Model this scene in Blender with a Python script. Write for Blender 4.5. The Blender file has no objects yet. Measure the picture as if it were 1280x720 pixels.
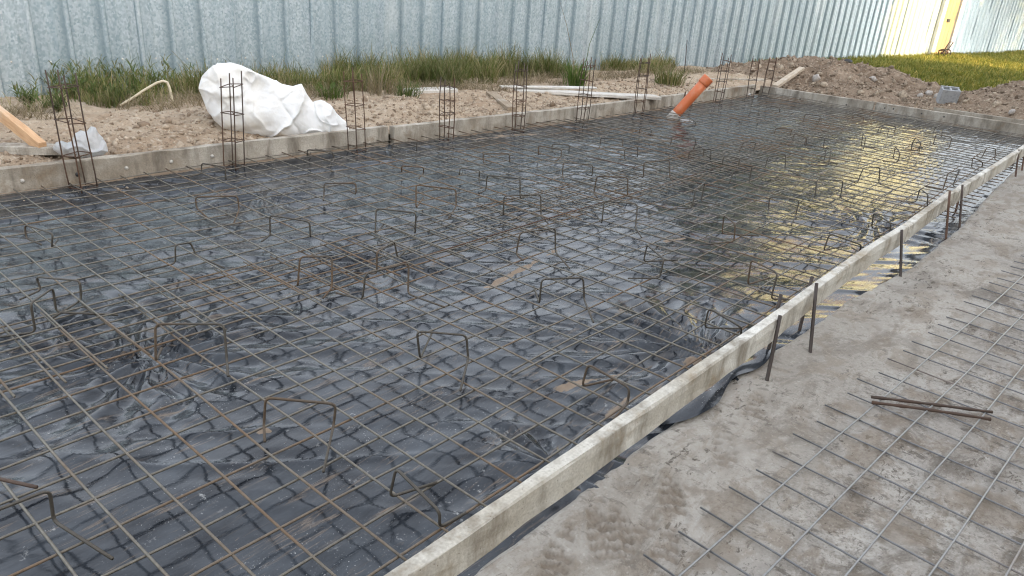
import bpy, math, random
import numpy as np
from mathutils import Vector, Matrix

rng = np.random.default_rng(7)
random.seed(7)
scene = bpy.context.scene
C = scene.collection

# ------------------------------------------------------------------ camera
F_PX, YAW, PITCH, ROLL, CAM_H = 924.488, 0.88264478, 0.40331828, 0.07835685, 1.41836
fwd0 = np.array([math.sin(YAW), math.cos(YAW), 0.0])
rgt0 = np.array([math.cos(YAW), -math.sin(YAW), 0.0])
up0 = np.array([0, 0, 1.0])
fwd = math.cos(PITCH) * fwd0 - math.sin(PITCH) * up0
up1 = math.sin(PITCH) * fwd0 + math.cos(PITCH) * up0
rgt = math.cos(ROLL) * rgt0 + math.sin(ROLL) * up1
upv = -math.sin(ROLL) * rgt0 + math.cos(ROLL) * up1
cam_pos = np.array([0, 0, CAM_H])
cd = bpy.data.cameras.new('camera')
cam = bpy.data.objects.new('camera', cd)
C.objects.link(cam)
cd.sensor_width = 36.0
cd.lens = F_PX / 1280 * 36
cd.clip_start = 0.05
cd.clip_end = 2000
mw = Matrix.Identity(4)
for i in range(3):
    mw[i][0] = rgt[i]; mw[i][1] = upv[i]; mw[i][2] = -fwd[i]; mw[i][3] = cam_pos[i]
cam.matrix_world = mw
scene.camera = cam

# ------------------------------------------------------------------ sky, sun, exposure
SUN_EL = math.radians(22)
SUN_TRAVEL = (-0.12, 1.0)                       # horizontal travel of the light
w = bpy.data.worlds.new('World'); scene.world = w; w.use_nodes = True
nt = w.node_tree; nt.nodes.clear()
sky = nt.nodes.new('ShaderNodeTexSky'); sky.sky_type = 'NISHITA'; sky.sun_disc = False
sky.sun_elevation = SUN_EL
sky.sun_rotation = math.atan2(-SUN_TRAVEL[0], -SUN_TRAVEL[1])
sky.air_density = 1.0; sky.dust_density = 3.0; sky.ozone_density = 1.0
hs = nt.nodes.new('ShaderNodeHueSaturation'); hs.inputs['Saturation'].default_value = 0.30
bg = nt.nodes.new('ShaderNodeBackground'); bg.inputs['Strength'].default_value = 0.15
wo = nt.nodes.new('ShaderNodeOutputWorld')
nt.links.new(sky.outputs[0], hs.inputs['Color'])
nt.links.new(hs.outputs[0], bg.inputs['Color'])
nt.links.new(bg.outputs[0], wo.inputs['Surface'])
sd = bpy.data.lights.new('sun', 'SUN'); sd.energy = 2.05; sd.angle = math.radians(0.6); sd.color = (1.0, 0.63, 0.10)
sun = bpy.data.objects.new('sun', sd); C.objects.link(sun)
tv = Vector((SUN_TRAVEL[0], SUN_TRAVEL[1], 0)).normalized() * math.cos(SUN_EL) + Vector((0, 0, -math.sin(SUN_EL)))
sun.rotation_euler = tv.to_track_quat('-Z', 'Y').to_euler()
sun.location = (0, -20, 20)
scene.view_settings.view_transform = 'Standard'
scene.view_settings.look = 'None'
scene.view_settings.gamma = 1.0
scene.view_settings.use_curve_mapping = False
scene.view_settings.exposure = 2.2
scene.render.engine = 'CYCLES'
scene.cycles.filter_width = 1.15

# ------------------------------------------------------------------ helpers: picture point -> direction -> point on a surface
def ray(x, y):
    return rgt * ((x - 640) / F_PX) - upv * ((y - 360) / F_PX) + fwd
def at_z(x, y, z=0.0):
    d = ray(x, y); t = (z - CAM_H) / d[2]; return cam_pos + t * d
def at_y(x, y, Y):
    d = ray(x, y); t = Y / d[1]; return cam_pos + t * d
def at_plane(x, y, p0, n):
    d = ray(x, y); t = ((np.array(p0) - cam_pos) @ n) / (d @ n); return cam_pos + t * d
def height_over(X, Y, py):
    lo, hi = -0.3, 4.0
    for _ in range(40):
        m = (lo + hi) / 2; q = np.array([X, Y, m]) - cam_pos
        yy = 360 - F_PX * (q @ upv) / (q @ fwd)
        if yy > py: lo = m
        else: hi = m
    return lo

# ------------------------------------------------------------------ noise
def _hash(ix, iy, seed):
    n = (ix.astype(np.int64) * 374761393 + iy.astype(np.int64) * 668265263 + seed * 974711) & 0x7fffffff
    n = ((n ^ (n >> 13)) * 1274126177) & 0x7fffffff
    n = n ^ (n >> 16)
    return (n & 0xffff) / 65535.0
def vnoise(x, y, seed=0):
    x = np.asarray(x, float); y = np.asarray(y, float)
    ix = np.floor(x); iy = np.floor(y); fx = x - ix; fy = y - iy
    fx = fx * fx * fx * (fx * (fx * 6 - 15) + 10); fy = fy * fy * fy * (fy * (fy * 6 - 15) + 10)
    a = _hash(ix, iy, seed); b = _hash(ix + 1, iy, seed); c = _hash(ix, iy + 1, seed); d = _hash(ix + 1, iy + 1, seed)
    return ((a * (1 - fx) + b * fx) * (1 - fy) + (c * (1 - fx) + d * fx) * fy) * 2 - 1
def fbm(x, y, seed=0, oct=4, gain=0.5):
    s = 0; a = 1; t = 0
    x = np.asarray(x, float); y = np.asarray(y, float)
    for o in range(oct):
        s = s + a * vnoise(x, y, seed + o * 17); t += a; a *= gain
        x, y = x * 1.6 * 1.0 + y * 1.2 + 3.1, -x * 1.2 + y * 1.6 + 7.7
    return s / t
def ridged(x, y, seed=0, oct=3):
    s = 0; a = 1; t = 0
    for o in range(oct):
        s = s + a * (1 - np.abs(vnoise(x, y, seed + o * 31)) * 2); t += a; a *= 0.5
        x, y = x * 1.6 + y * 1.2, -x * 1.2 + y * 1.6
    return s / t
def lnoise(x, y, seed=0):
    x = np.asarray(x, float); y = np.asarray(y, float)
    ix = np.floor(x); iy = np.floor(y); fx = x - ix; fy = y - iy
    a = _hash(ix, iy, seed); b = _hash(ix + 1, iy, seed); c = _hash(ix, iy + 1, seed); d = _hash(ix + 1, iy + 1, seed)
    return np.where(fx > fy, a + (b - a) * fx + (d - b) * fy, a + (c - a) * fy + (d - c) * fx) * 2 - 1
def crease(x, y, seed, wdt):
    return np.exp(-np.abs(vnoise(x, y, seed)) / wdt)
def sstep(a, b, x):
    t = np.clip((x - a) / (b - a), 0, 1); return t * t * (3 - 2 * t)

# ------------------------------------------------------------------ mesh helpers
def new_mesh(name, verts, faces, smooth=True):
    me = bpy.data.meshes.new(name)
    me.from_pydata([tuple(v) for v in verts], [], faces)
    if smooth: me.polygons.foreach_set('use_smooth', [True] * len(me.polygons))
    me.update()
    return me
def big_mesh(name, verts, quads, smooth=True):
    """numpy verts (n,3), faces (m,k)"""
    me = bpy.data.meshes.new(name)
    verts = np.asarray(verts, np.float32); quads = np.asarray(quads, np.int32)
    n, k = quads.shape
    me.vertices.add(len(verts)); me.vertices.foreach_set('co', verts.ravel())
    me.loops.add(n * k); me.loops.foreach_set('vertex_index', quads.ravel())
    me.polygons.add(n); me.polygons.foreach_set('loop_start', np.arange(n, dtype=np.int32) * k)
    if smooth: me.polygons.foreach_set('use_smooth', np.ones(n, bool))
    me.update(calc_edges=True); me.validate()
    return me
def grid_faces(nu, nv):
    i = np.arange(nu - 1)[:, None] * nv + np.arange(nv - 1)[None, :]
    return np.stack([i, i + nv, i + nv + 1, i + 1], -1).reshape(-1, 4)
def attr(me, name, vals):
    a = me.attributes.new(name, 'FLOAT', 'POINT'); a.data.foreach_set('value', np.asarray(vals, np.float32).ravel())
def obj(name, me, mat=None, parent=None, loc=None):
    o = bpy.data.objects.new(name, me); C.objects.link(o)
    if mat is not None and me is not None and len(me.materials) == 0: me.materials.append(mat)
    if parent is not None: o.parent = parent
    if loc is not None: o.location = loc
    return o
def tag(o, label, cat, group=None, kind=None):
    o['label'] = label; o['category'] = cat
    if group: o['group'] = group
    if kind: o['kind'] = kind
    return o
def struct(o, label=None, cat=None):
    o['kind'] = 'structure'
    if label: o['label'] = label
    if cat: o['category'] = cat
    return o
def thing(name, label, cat, loc=(0, 0, 0), rz=0, group=None):
    o = bpy.data.objects.new(name, None); C.objects.link(o); o.location = loc; o.rotation_euler = (0, 0, rz)
    o.empty_display_size = 0.1
    return tag(o, label, cat, group)

class MB:
    def __init__(s): s.v = []; s.f = []
    def add(s, v, f):
        n = len(s.v); s.v += [tuple(p) for p in v]; s.f += [tuple(i + n for i in q) for q in f]; return s
    def box(s, c, d, R=None, ch=0.0):
        x, y, z = [q / 2 for q in d]
        pts = [(-x, -y, -z), (x, -y, -z), (x, y, -z), (-x, y, -z), (-x, -y, z), (x, -y, z), (x, y, z), (-x, y, z)]
        if R is not None: pts = [tuple(R @ Vector(p)) for p in pts]
        pts = [(p[0] + c[0], p[1] + c[1], p[2] + c[2]) for p in pts]
        return s.add(pts, [(0, 3, 2, 1), (4, 5, 6, 7), (0, 1, 5, 4), (1, 2, 6, 5), (2, 3, 7, 6), (3, 0, 4, 7)])
    def tube(s, path, r, n=6, cap=True):
        v, f = tube(path, r, n, cap); return s.add(v, f)
    def mesh(s, name, smooth=False): return new_mesh(name, s.v, s.f, smooth)
    def build(s, name, mat, parent=None, smooth=False, loc=None): return obj(name, s.mesh(name, smooth), mat, parent, loc)

def tube(path, r, n=6, cap=True):
    P = [Vector(p) for p in path]; m = len(P)
    rs = r if hasattr(r, '__len__') else [r] * m
    T = []
    for i in range(m):
        a = P[max(i - 1, 0)]; b = P[min(i + 1, m - 1)]; t = (b - a)
        T.append(t.normalized() if t.length > 1e-9 else Vector((0, 0, 1)))
    u = T[0].orthogonal().normalized(); v = []; f = []
    for i in range(m):
        u = (u - T[i] * u.dot(T[i])).normalized(); w_ = T[i].cross(u)
        for k in range(n):
            a = 2 * math.pi * k / n
            v.append(P[i] + (u * math.cos(a) + w_ * math.sin(a)) * rs[i])
    for i in range(m - 1):
        for k in range(n):
            k2 = (k + 1) % n
            f.append((i * n + k, i * n + k2, (i + 1) * n + k2, (i + 1) * n + k))
    if cap:
        f.append(tuple(range(n - 1, -1, -1))); f.append(tuple((m - 1) * n + k for k in range(n)))
    return v, f
def rounded(pts, rad, steps=4):
    P = [Vector(p) for p in pts]; out = [P[0]]
    for i in range(1, len(P) - 1):
        a = P[i - 1] - P[i]; b = P[i + 1] - P[i]
        r = min(rad, a.length * 0.45, b.length * 0.45)
        p0 = P[i] + a.normalized() * r; p2 = P[i] + b.normalized() * r
        for k in range(steps + 1):
            t = k / steps
            out.append(p0 * (1 - t) ** 2 + P[i] * 2 * t * (1 - t) + p2 * t * t)
    out.append(P[-1]); return out

def plank_mesh(name, length, thick, height, seed=0, nl=26, rough=0.003, bow=0.0):
    """board lying along +X from 0, thickness along Y (0..thick), height along Z (0..height), worn edges"""
    c = 0.004
    prof = [(0, c), (c, 0), (thick - c, 0), (thick, c), (thick, height * 0.5), (thick, height - c), (thick - c, height), (thick / 2, height), (c, height), (0, height - c), (0, height * 0.66), (0, height * 0.33)]
    m = len(prof); V = []; Fc = []
    for i in range(nl + 1):
        x = length * i / nl
        for k, (y, z) in enumerate(prof):
            e = 1.0
            dx = rough * 1.2 * float(vnoise(i * 1.9 + k * 3.3, k * 5.1, seed)) if i in (0, nl) else 0
            V.append((x + dx,
                      y + rough * e * float(vnoise(x * 9 + k * 4.7, k * 1.3, seed + 3)) + bow * math.sin(math.pi * i / nl),
                      z + rough * e * float(vnoise(x * 7 + k * 2.1, k * 2.9, seed + 9))))
    for i in range(nl):
        for k in range(m):
            k2 = (k + 1) % m
            Fc.append((i * m + k, (i + 1) * m + k, (i + 1) * m + k2, i * m + k2))
    Fc.append(tuple(range(m))); Fc.append(tuple(nl * m + k for k in range(m - 1, -1, -1)))
    return new_mesh(name, V, Fc, False)

# ------------------------------------------------------------------ materials
class NT:
    def __init__(s, name):
        s.m = bpy.data.materials.new(name); s.m.use_nodes = True; s.t = s.m.node_tree; s.t.nodes.clear()
        s.out = s.t.nodes.new('ShaderNodeOutputMaterial'); s.b = s.t.nodes.new('ShaderNodeBsdfPrincipled')
        s.t.links.new(s.b.outputs[0], s.out.inputs[0])
        s.geo = s.t.nodes.new('ShaderNodeNewGeometry'); s.tc = s.t.nodes.new('ShaderNodeTexCoord')
    def n(s, kind, **kw):
        x = s.t.nodes.new(kind)
        for k, v in kw.items(): setattr(x, k, v)
        return x
    def l(s, a, b): s.t.links.new(a, b)
    def mapping(s, scale=(1, 1, 1), rot=(0, 0, 0), src='pos'):
        mp = s.n('ShaderNodeMapping'); mp.inputs['Scale'].default_value = scale; mp.inputs['Rotation'].default_value = rot
        s.l(s.geo.outputs['Position'] if src == 'pos' else s.tc.outputs['Object'], mp.inputs['Vector'])
        return mp.outputs[0]
    def noise(s, scale, detail=4, rough=0.55, vec=None, dist=0.0, src='pos'):
        x = s.n('ShaderNodeTexNoise'); x.inputs['Scale'].default_value = scale; x.inputs['Detail'].default_value = detail
        x.inputs['Roughness'].default_value = rough; x.inputs['Distortion'].default_value = dist
        s.l(vec if vec is not None else (s.geo.outputs['Position'] if src == 'pos' else s.tc.outputs['Object']), x.inputs['Vector'])
        return x.outputs['Fac']
    def vor(s, scale, vec=None, feature='F1', out='Distance', src='pos'):
        x = s.n('ShaderNodeTexVoronoi', feature=feature); x.inputs['Scale'].default_value = scale
        s.l(vec if vec is not None else (s.geo.outputs['Position'] if src == 'pos' else s.tc.outputs['Object']), x.inputs['Vector'])
        return x.outputs[out]
    def ramp(s, fac, stops):
        x = s.n('ShaderNodeValToRGB'); e = x.color_ramp.elements
        while len(e) < len(stops): e.new(0.5)
        for q, (p, c) in zip(e, stops):
            q.position = p; q.color = (c, c, c, 1) if not hasattr(c, '__len__') else (*c, 1)
        s.l(fac, x.inputs[0]); return x.outputs[0]
    def mix(s, fac, a, b, mode='MIX'):
        x = s.n('ShaderNodeMix', data_type='RGBA', blend_type=mode)
        for sock, val in ((x.inputs['Factor'], fac), (x.inputs['A'], a), (x.inputs['B'], b)):
            if hasattr(val, 'links') or isinstance(val, bpy.types.NodeSocket): s.l(val, sock)
            elif hasattr(val, '__len__'): sock.default_value = (*val, 1)
            else: sock.default_value = val
        return x.outputs['Result']
    def math(s, op, a, b=0.0):
        x = s.n('ShaderNodeMath', operation=op)
        for i, val in enumerate((a, b)):
            if isinstance(val, bpy.types.NodeSocket): s.l(val, x.inputs[i])
            else: x.inputs[i].default_value = val
        return x.outputs[0]
    def attr(s, name):
        x = s.n('ShaderNodeAttribute', attribute_name=name); return x.outputs['Fac']
    def island(s): return s.geo.outputs['Random Per Island']
    def objrand(s): return s.n('ShaderNodeObjectInfo').outputs['Random']
    def set(s, **kw):
        for k, v in kw.items():
            i = s.b.inputs[{'color': 'Base Color', 'rough': 'Roughness', 'metal': 'Metallic', 'spec': 'Specular IOR Level'}.get(k, k)]
            if isinstance(v, bpy.types.NodeSocket): s.l(v, i)
            elif hasattr(v, '__len__'): i.default_value = (*v, 1)
            else: i.default_value = v
    def bump(s, h, strength=0.4, dist=0.01, prev=None):
        x = s.n('ShaderNodeBump'); x.inputs['Strength'].default_value = strength; x.inputs['Distance'].default_value = dist
        s.l(h, x.inputs['Height'])
        if prev is not None: s.l(prev, x.inputs['Normal'])
        s.l(x.outputs[0], s.b.inputs['Normal']); return x.outputs[0]

def m_concrete_plank(name, base, dark, stain, light, wet=0.5):
    t = NT(name)
    big = t.noise(2.3, 5, 0.6)
    streak = t.noise(6, 4, 0.65, vec=t.mapping((1.4, 1.4, 0.35)))
    c = t.mix(t.ramp(big, [(0.36, 0), (0.62, 1)]), base, light)
    c = t.mix(t.math('MULTIPLY', t.ramp(streak, [(0.46, 0), (0.66, 1)]), wet), c, dark)
    c = t.mix(t.ramp(t.noise(3.7, 5, 0.7), [(0.56, 0), (0.7, 0.8)]), c, stain)
    c = t.mix(t.ramp(t.noise(120, 2, 0.5), [(0.35, 0.0), (0.75, 0.35)]), c, dark)
    pits = t.ramp(t.vor(55), [(0.03, 0), (0.14, 1)])
    t.set(color=t.mix(pits, dark, c), rough=0.88, spec=0.3)
    b = t.bump(t.noise(45, 6, 0.7), 0.5, 0.006)
    t.bump(pits, 0.35, 0.004, b)
    return t.m
M = {}
M['edge_concrete'] = m_concrete_plank('edge_concrete', (0.33, 0.285, 0.225), (0.13, 0.108, 0.082), (0.26, 0.195, 0.13), (0.56, 0.52, 0.45), 0.75)
M['form_board'] = m_concrete_plank('form_board', (0.55, 0.51, 0.43), (0.20, 0.165, 0.12), (0.34, 0.26, 0.165), (0.78, 0.76, 0.69), 0.8)
M['white_board'] = m_concrete_plank('white_board', (0.56, 0.53, 0.48), (0.30, 0.27, 0.22), (0.42, 0.36, 0.28), (0.72, 0.70, 0.66), 0.3)

def m_wood(name, a, b, d):
    t = NT(name)
    g = t.noise(14, 5, 0.6, vec=t.mapping((0.35, 3, 3), src='obj'), dist=1.2)
    c = t.mix(t.ramp(g, [(0.35, 0), (0.65, 1)]), a, b)
    c = t.mix(t.ramp(t.noise(3.5, 4, 0.6, src='obj'), [(0.55, 0), (0.75, 0.7)]), c, d)
    t.set(color=c, rough=0.8); t.bump(g, 0.3, 0.004); return t.m
M['timber'] = m_wood('timber', (0.50, 0.29, 0.15), (0.66, 0.43, 0.25), (0.55, 0.46, 0.36))
M['old_wood'] = m_wood('old_wood', (0.24, 0.18, 0.12), (0.38, 0.31, 0.23), (0.44, 0.40, 0.34))

M['tan_wood'] = m_wood('tan_wood', (0.42, 0.34, 0.25), (0.56, 0.48, 0.38), (0.60, 0.56, 0.50))
def m_steel(name, c1, c2, rust, amount, rough=0.42, metal=0.75):
    t = NT(name)
    n1 = t.noise(1.6, 3, 0.6); n2 = t.noise(60, 3, 0.6)
    c = t.mix(n2, c1, c2)
    f = t.math('ADD', n1, t.math('MULTIPLY', t.math('SUBTRACT', t.objrand(), 0.5), 0.25))
    f = t.ramp(f, [(amount, 0), (amount + 0.16, 0.85)])
    c = t.mix(f, c, t.mix(n2, rust, tuple(q * 1.9 for q in rust)))
    t.set(color=c, metal=t.math('MULTIPLY', t.math('SUBTRACT', 1.0, f), metal), rough=t.mix(f, (rough,) * 3, (0.85,) * 3))
    t.bump(n2, 0.25, 0.002); return t.m
M['mesh_steel'] = m_steel('mesh_steel', (0.075, 0.065, 0.052), (0.26, 0.235, 0.19), (0.12, 0.075, 0.042), 0.52, 0.40, 0.3)
M['new_mesh_steel'] = m_steel('new_mesh_steel', (0.22, 0.22, 0.22), (0.42, 0.42, 0.41), (0.22, 0.13, 0.07), 0.68, 0.34, 0.65)
M['chair_steel'] = m_steel('chair_steel', (0.055, 0.048, 0.038), (0.12, 0.105, 0.085), (0.085, 0.052, 0.028), 0.50, 0.5, 0.3)
M['rusty_steel'] = m_steel('rusty_steel', (0.05, 0.034, 0.026), (0.10, 0.066, 0.048), (0.075, 0.038, 0.021), 0.40, 0.6, 0.2)
M['dark_steel'] = m_steel('dark_steel', (0.045, 0.036, 0.03), (0.09, 0.07, 0.06), (0.085, 0.045, 0.028), 0.45, 0.6, 0.3)

# black polythene with dust film, dried mud and painted-in brown reflections
t = NT('plastic_sheet')
an = t.mapping((1.0, 2.6, 1), (0, 0, math.radians(-28)))
dustn = t.noise(2.4, 6, 0.68, vec=an)
speck = t.ramp(t.noise(42, 4, 0.75), [(0.60, 0), (0.72, 1)])
speck2 = t.ramp(t.noise(5.5, 5, 0.7), [(0.5, 0), (0.68, 1)])
film = t.ramp(dustn, [(0.38, 0.012), (0.70, 0.20)])
c = t.mix(film, (0.010, 0.012, 0.016), (0.26, 0.30, 0.34))
c = t.mix(t.math('MULTIPLY', t.math('MULTIPLY', speck, speck2), 0.9), c, (0.60, 0.60, 0.58))
fine = t.math('MULTIPLY', t.ramp(t.noise(150, 2, 0.6), [(0.66, 0), (0.72, 1)]), t.ramp(t.noise(3.5, 4, 0.6), [(0.46, 0.0), (0.64, 0.7)]))
c = t.mix(fine, c, (0.62, 0.62, 0.60))
mud_refl_n = t.ramp(t.noise(3.1, 6, 0.66, vec=t.mapping((0.8, 3.2, 1), (0, 0, math.radians(-20)))), [(0.45, 0), (0.62, 1)])
streak = t.ramp(t.noise(9, 5, 0.7, vec=t.mapping((0.5, 4.5, 1), (0, 0, math.radians(-35))), dist=1.0), [(0.54, 0), (0.68, 1)])
mud_refl = t.math('MULTIPLY', t.math('MULTIPLY', mud_refl_n, streak), 0.7)  # mud mixed with brown reflection streaks painted as colour
mud_refl = t.math('MAXIMUM', mud_refl, t.ramp(t.math('ADD', t.math('MULTIPLY', t.attr('mud'), 0.8), t.math('SUBTRACT', t.noise(14, 6, 0.72, vec=t.mapping((0.7, 1.8, 1), (0, 0, math.radians(-30)))), 0.5)), [(0.40, 0), (0.52, 0.8)]))
c = t.mix(mud_refl, c, t.mix(t.noise(30, 3), (0.22, 0.15, 0.095), (0.40, 0.30, 0.205)))
rg = t.mix(film, (0.11,) * 3, (0.34,) * 3)
t.set(color=c, rough=t.mix(mud_refl, rg, (0.75,) * 3), spec=0.48)
wr = t.noise(17, 4, 0.6, vec=t.mapping((0.6, 1.9, 1), (0, 0, math.radians(-30))), dist=1.4)
b = t.bump(wr, 0.08, 0.010)
t.bump(t.noise(70, 3, 0.6), 0.05, 0.002, b)
M['plastic'] = t.m

# muddy concrete floor
M['thin_mesh_steel'] = m_steel('thin_mesh_steel', (0.09, 0.09, 0.095), (0.27, 0.27, 0.275), (0.16, 0.10, 0.06), 0.66, 0.4, 0.4)
t = NT('muddy_concrete')
st = t.mapping((0.8, 1.6, 1), (0, 0, math.radians(25)))
n_big = t.noise(1.5, 6, 0.62, vec=st); n_mid = t.noise(5.5, 6, 0.68, vec=st, dist=0.6); n_f = t.noise(38, 5, 0.7)
c = t.mix(t.ramp(n_big, [(0.36, 0), (0.64, 1)]), (0.28, 0.252, 0.218), (0.42, 0.39, 0.345))
c = t.mix(t.ramp(n_mid, [(0.50, 0), (0.57, 0.65)]), c, (0.205, 0.16, 0.115))
c = t.mix(t.ramp(t.noise(2.6, 6, 0.7, vec=st, dist=0.8), [(0.53, 0), (0.60, 0.72)]), c, (0.135, 0.112, 0.088))
c = t.mix(t.ramp(t.noise(11, 5, 0.7, vec=t.mapping((2.2, 0.9, 1), (0, 0, 0.5))), [(0.58, 0), (0.63, 0.8)]), c, (0.10, 0.085, 0.07))
cl = t.math('SUBTRACT', 1.0, t.math('MULTIPLY', t.attr('clean'), 0.6))
sm = t.math('MULTIPLY', cl, t.ramp(t.noise(3.0, 5, 0.65, vec=st), [(0.38, 0.25), (0.58, 1.0)]))
c = t.mix(t.math('MULTIPLY', t.attr('clean'), 0.35), c, (0.42, 0.38, 0.32))
c = t.mix(t.math('MULTIPLY', sm, t.ramp(n_f, [(0.38, 0.6), (0.54, 0.0)])), c, (0.14, 0.113, 0.084))
c = t.mix(t.math('MULTIPLY', sm, t.ramp(t.noise(95, 3, 0.7), [(0.36, 0.7), (0.46, 0.0)])), c, (0.11, 0.09, 0.07))
c = t.mix(t.ramp(t.noise(75, 3, 0.7), [(0.58, 0.0), (0.70, 0.4)]), c, (0.56, 0.52, 0.46))
c = t.mix(t.ramp(t.noise(3.3, 5, 0.6), [(0.52, 0), (0.70, 0.4)]), c, (0.50, 0.475, 0.43))
fleck = t.math('MULTIPLY', t.ramp(t.noise(24, 5, 0.75, vec=st, dist=0.5), [(0.57, 0), (0.62, 1)]), t.ramp(t.noise(2.1, 4, 0.6), [(0.46, 0), (0.58, 0.85)]))
c = t.mix(fleck, c, (0.085, 0.068, 0.052))
c = t.mix(t.math('MULTIPLY', t.attr('mud'), 0.95), c, t.mix(n_f, (0.13, 0.10, 0.072), (0.29, 0.235, 0.175)))
t.set(color=c, rough=t.ramp(n_mid, [(0.4, 0.72), (0.65, 0.92)]), spec=0.35)
b = t.bump(n_f, 0.7, 0.010)
t.bump(n_mid, 0.5, 0.02, b)
M['floor'] = t.m

def m_soil(name, a, b_, d, lt):
    t = NT(name)
    c = t.mix(t.ramp(t.noise(2.2, 6, 0.65), [(0.38, 0), (0.62, 1)]), a, b_)
    c = t.mix(t.ramp(t.noise(17, 5, 0.7), [(0.52, 0), (0.68, 0.8)]), c, lt)
    c = t.mix(t.ramp(t.noise(9, 5, 0.7), [(0.56, 0), (0.72, 0.8)]), c, d)
    c = t.mix(t.ramp(t.vor(48), [(0.0, 0.45), (0.25, 0)]), c, d)
    t.set(color=c, rough=0.95, spec=0.2)
    x = t.bump(t.noise(26, 6, 0.75), 0.8, 0.03); t.bump(t.vor(60), 0.5, 0.012, x); return t.m
M['soil'] = m_soil('sandy_soil', (0.37, 0.275, 0.19), (0.48, 0.385, 0.285), (0.19, 0.14, 0.092), (0.60, 0.52, 0.42))
M['rubble'] = m_soil('rubble_soil', (0.20, 0.142, 0.098), (0.33, 0.25, 0.18), (0.075, 0.052, 0.036), (0.47, 0.39, 0.30))
M['earth'] = m_soil('bare_earth', (0.20, 0.15, 0.10), (0.27, 0.21, 0.15), (0.12, 0.10, 0.06), (0.30, 0.26, 0.18))
def m_stone(name, a, b_):
    t = NT(name)
    c = t.mix(t.island(), a, b_); c = t.mix(t.ramp(t.noise(30, 4), [(0.45, 0), (0.7, 0.6)]), c, tuple(q * 0.55 for q in a))
    t.set(color=c, rough=0.93, spec=0.25); t.bump(t.noise(60, 4, 0.7), 0.5, 0.01); return t.m
M['clod'] = m_stone('soil_clod', (0.24, 0.175, 0.12), (0.52, 0.43, 0.33))
M['heap_clod'] = m_stone('heap_clod', (0.12, 0.085, 0.058), (0.50, 0.41, 0.31))
M['stone'] = m_stone('pale_stone', (0.34, 0.30, 0.26), (0.50, 0.46, 0.42))
M['block'] = m_stone('cinder_block', (0.40, 0.41, 0.42), (0.40, 0.41, 0.42))

def m_grass(name, stops, trans=0.25):
    t = NT(name)
    c = t.ramp(t.island(), stops); c = t.mix(t.ramp(t.noise(1.6, 3), [(0.35, 0), (0.65, 0.6)]), c, tuple(q * 0.62 for q in stops[0][1]))
    t.set(color=c, rough=0.6, spec=0.3)
    tr = t.n('ShaderNodeBsdfTranslucent'); t.l(c, tr.inputs[0])
    mx = t.n('ShaderNodeMixShader'); mx.inputs[0].default_value = trans
    t.l(t.b.outputs[0], mx.inputs[1]); t.l(tr.outputs[0], mx.inputs[2]); t.l(mx.outputs[0], t.out.inputs[0])
    return t.m
M['grass'] = m_grass('fence_grass', [(0.0, (0.09, 0.13, 0.03)), (0.28, (0.15, 0.19, 0.045)), (0.52, (0.26, 0.25, 0.085)), (0.74, (0.38, 0.31, 0.155)), (1.0, (0.52, 0.43, 0.26))])
M['green_grass'] = m_grass('green_grass', [(0.0, (0.07, 0.125, 0.022)), (0.6, (0.115, 0.18, 0.035)), (1.0, (0.22, 0.26, 0.07))])
M['straw'] = m_grass('dry_grass', [(0.0, (0.20, 0.155, 0.085)), (0.5, (0.30, 0.245, 0.15)), (1.0, (0.42, 0.35, 0.235))])
M['lawn_blades'] = m_grass('lawn_blades', [(0.0, (0.12, 0.155, 0.024)), (0.45, (0.23, 0.235, 0.04)), (1.0, (0.48, 0.38, 0.10))])
M['weed'] = m_grass('weed_leaf', [(0.0, (0.075, 0.115, 0.03)), (0.6, (0.13, 0.18, 0.05)), (1.0, (0.27, 0.23, 0.10))])

# galvanised sheet
t = NT('galvanised_sheet')
sp = t.vor(60, vec=t.mapping((1, 1, 0.75), src='pos'), out='Color')
sep = t.n('ShaderNodeSeparateColor'); t.l(sp, sep.inputs[0])
vstreak = t.noise(5, 5, 0.7, vec=t.mapping((1.5, 1.5, 0.08)))
c = t.mix(t.ramp(sep.outputs[0], [(0.0, 0), (1.0, 1)]), (0.31, 0.39, 0.43), (0.54, 0.61, 0.65))
c = t.mix(t.math('MULTIPLY', t.attr('rib_shade'), 0.7), c, (0.15, 0.22, 0.25))  # shade along the rib corners, painted into the sheet colour
c = t.mix(t.ramp(vstreak, [(0.42, 0), (0.70, 0.55)]), c, (0.27, 0.36, 0.41))
c = t.mix(t.ramp(t.noise(2.0, 5, 0.7, vec=t.mapping((1, 1, 0.25))), [(0.55, 0), (0.75, 0.6)]), c, (0.66, 0.70, 0.71))
c = t.mix(t.ramp(t.noise(26, 4, 0.7), [(0.62, 0), (0.72, 0.5)]), c, (0.76, 0.78, 0.78))
t.set(color=c, metal=0.45, rough=t.ramp(sep.outputs[1], [(0, 0.34), (1, 0.52)]), spec=0.5)
t.bump(sep.outputs[2], 0.06, 0.003)
M['sheet'] = t.m
t = NT('pale_paint'); t.set(color=t.mix(t.ramp(t.noise(6, 4), [(0.4, 0), (0.7, 1)]), (0.62, 0.60, 0.54), (0.78, 0.77, 0.73)), rough=0.6); M['pale_paint'] = t.m
t = NT('brown_sheet'); t.set(color=t.mix(t.noise(3, 4), (0.34, 0.22, 0.12), (0.48, 0.34, 0.20)), rough=0.6, metal=0.1); M['brown_sheet'] = t.m

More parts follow.
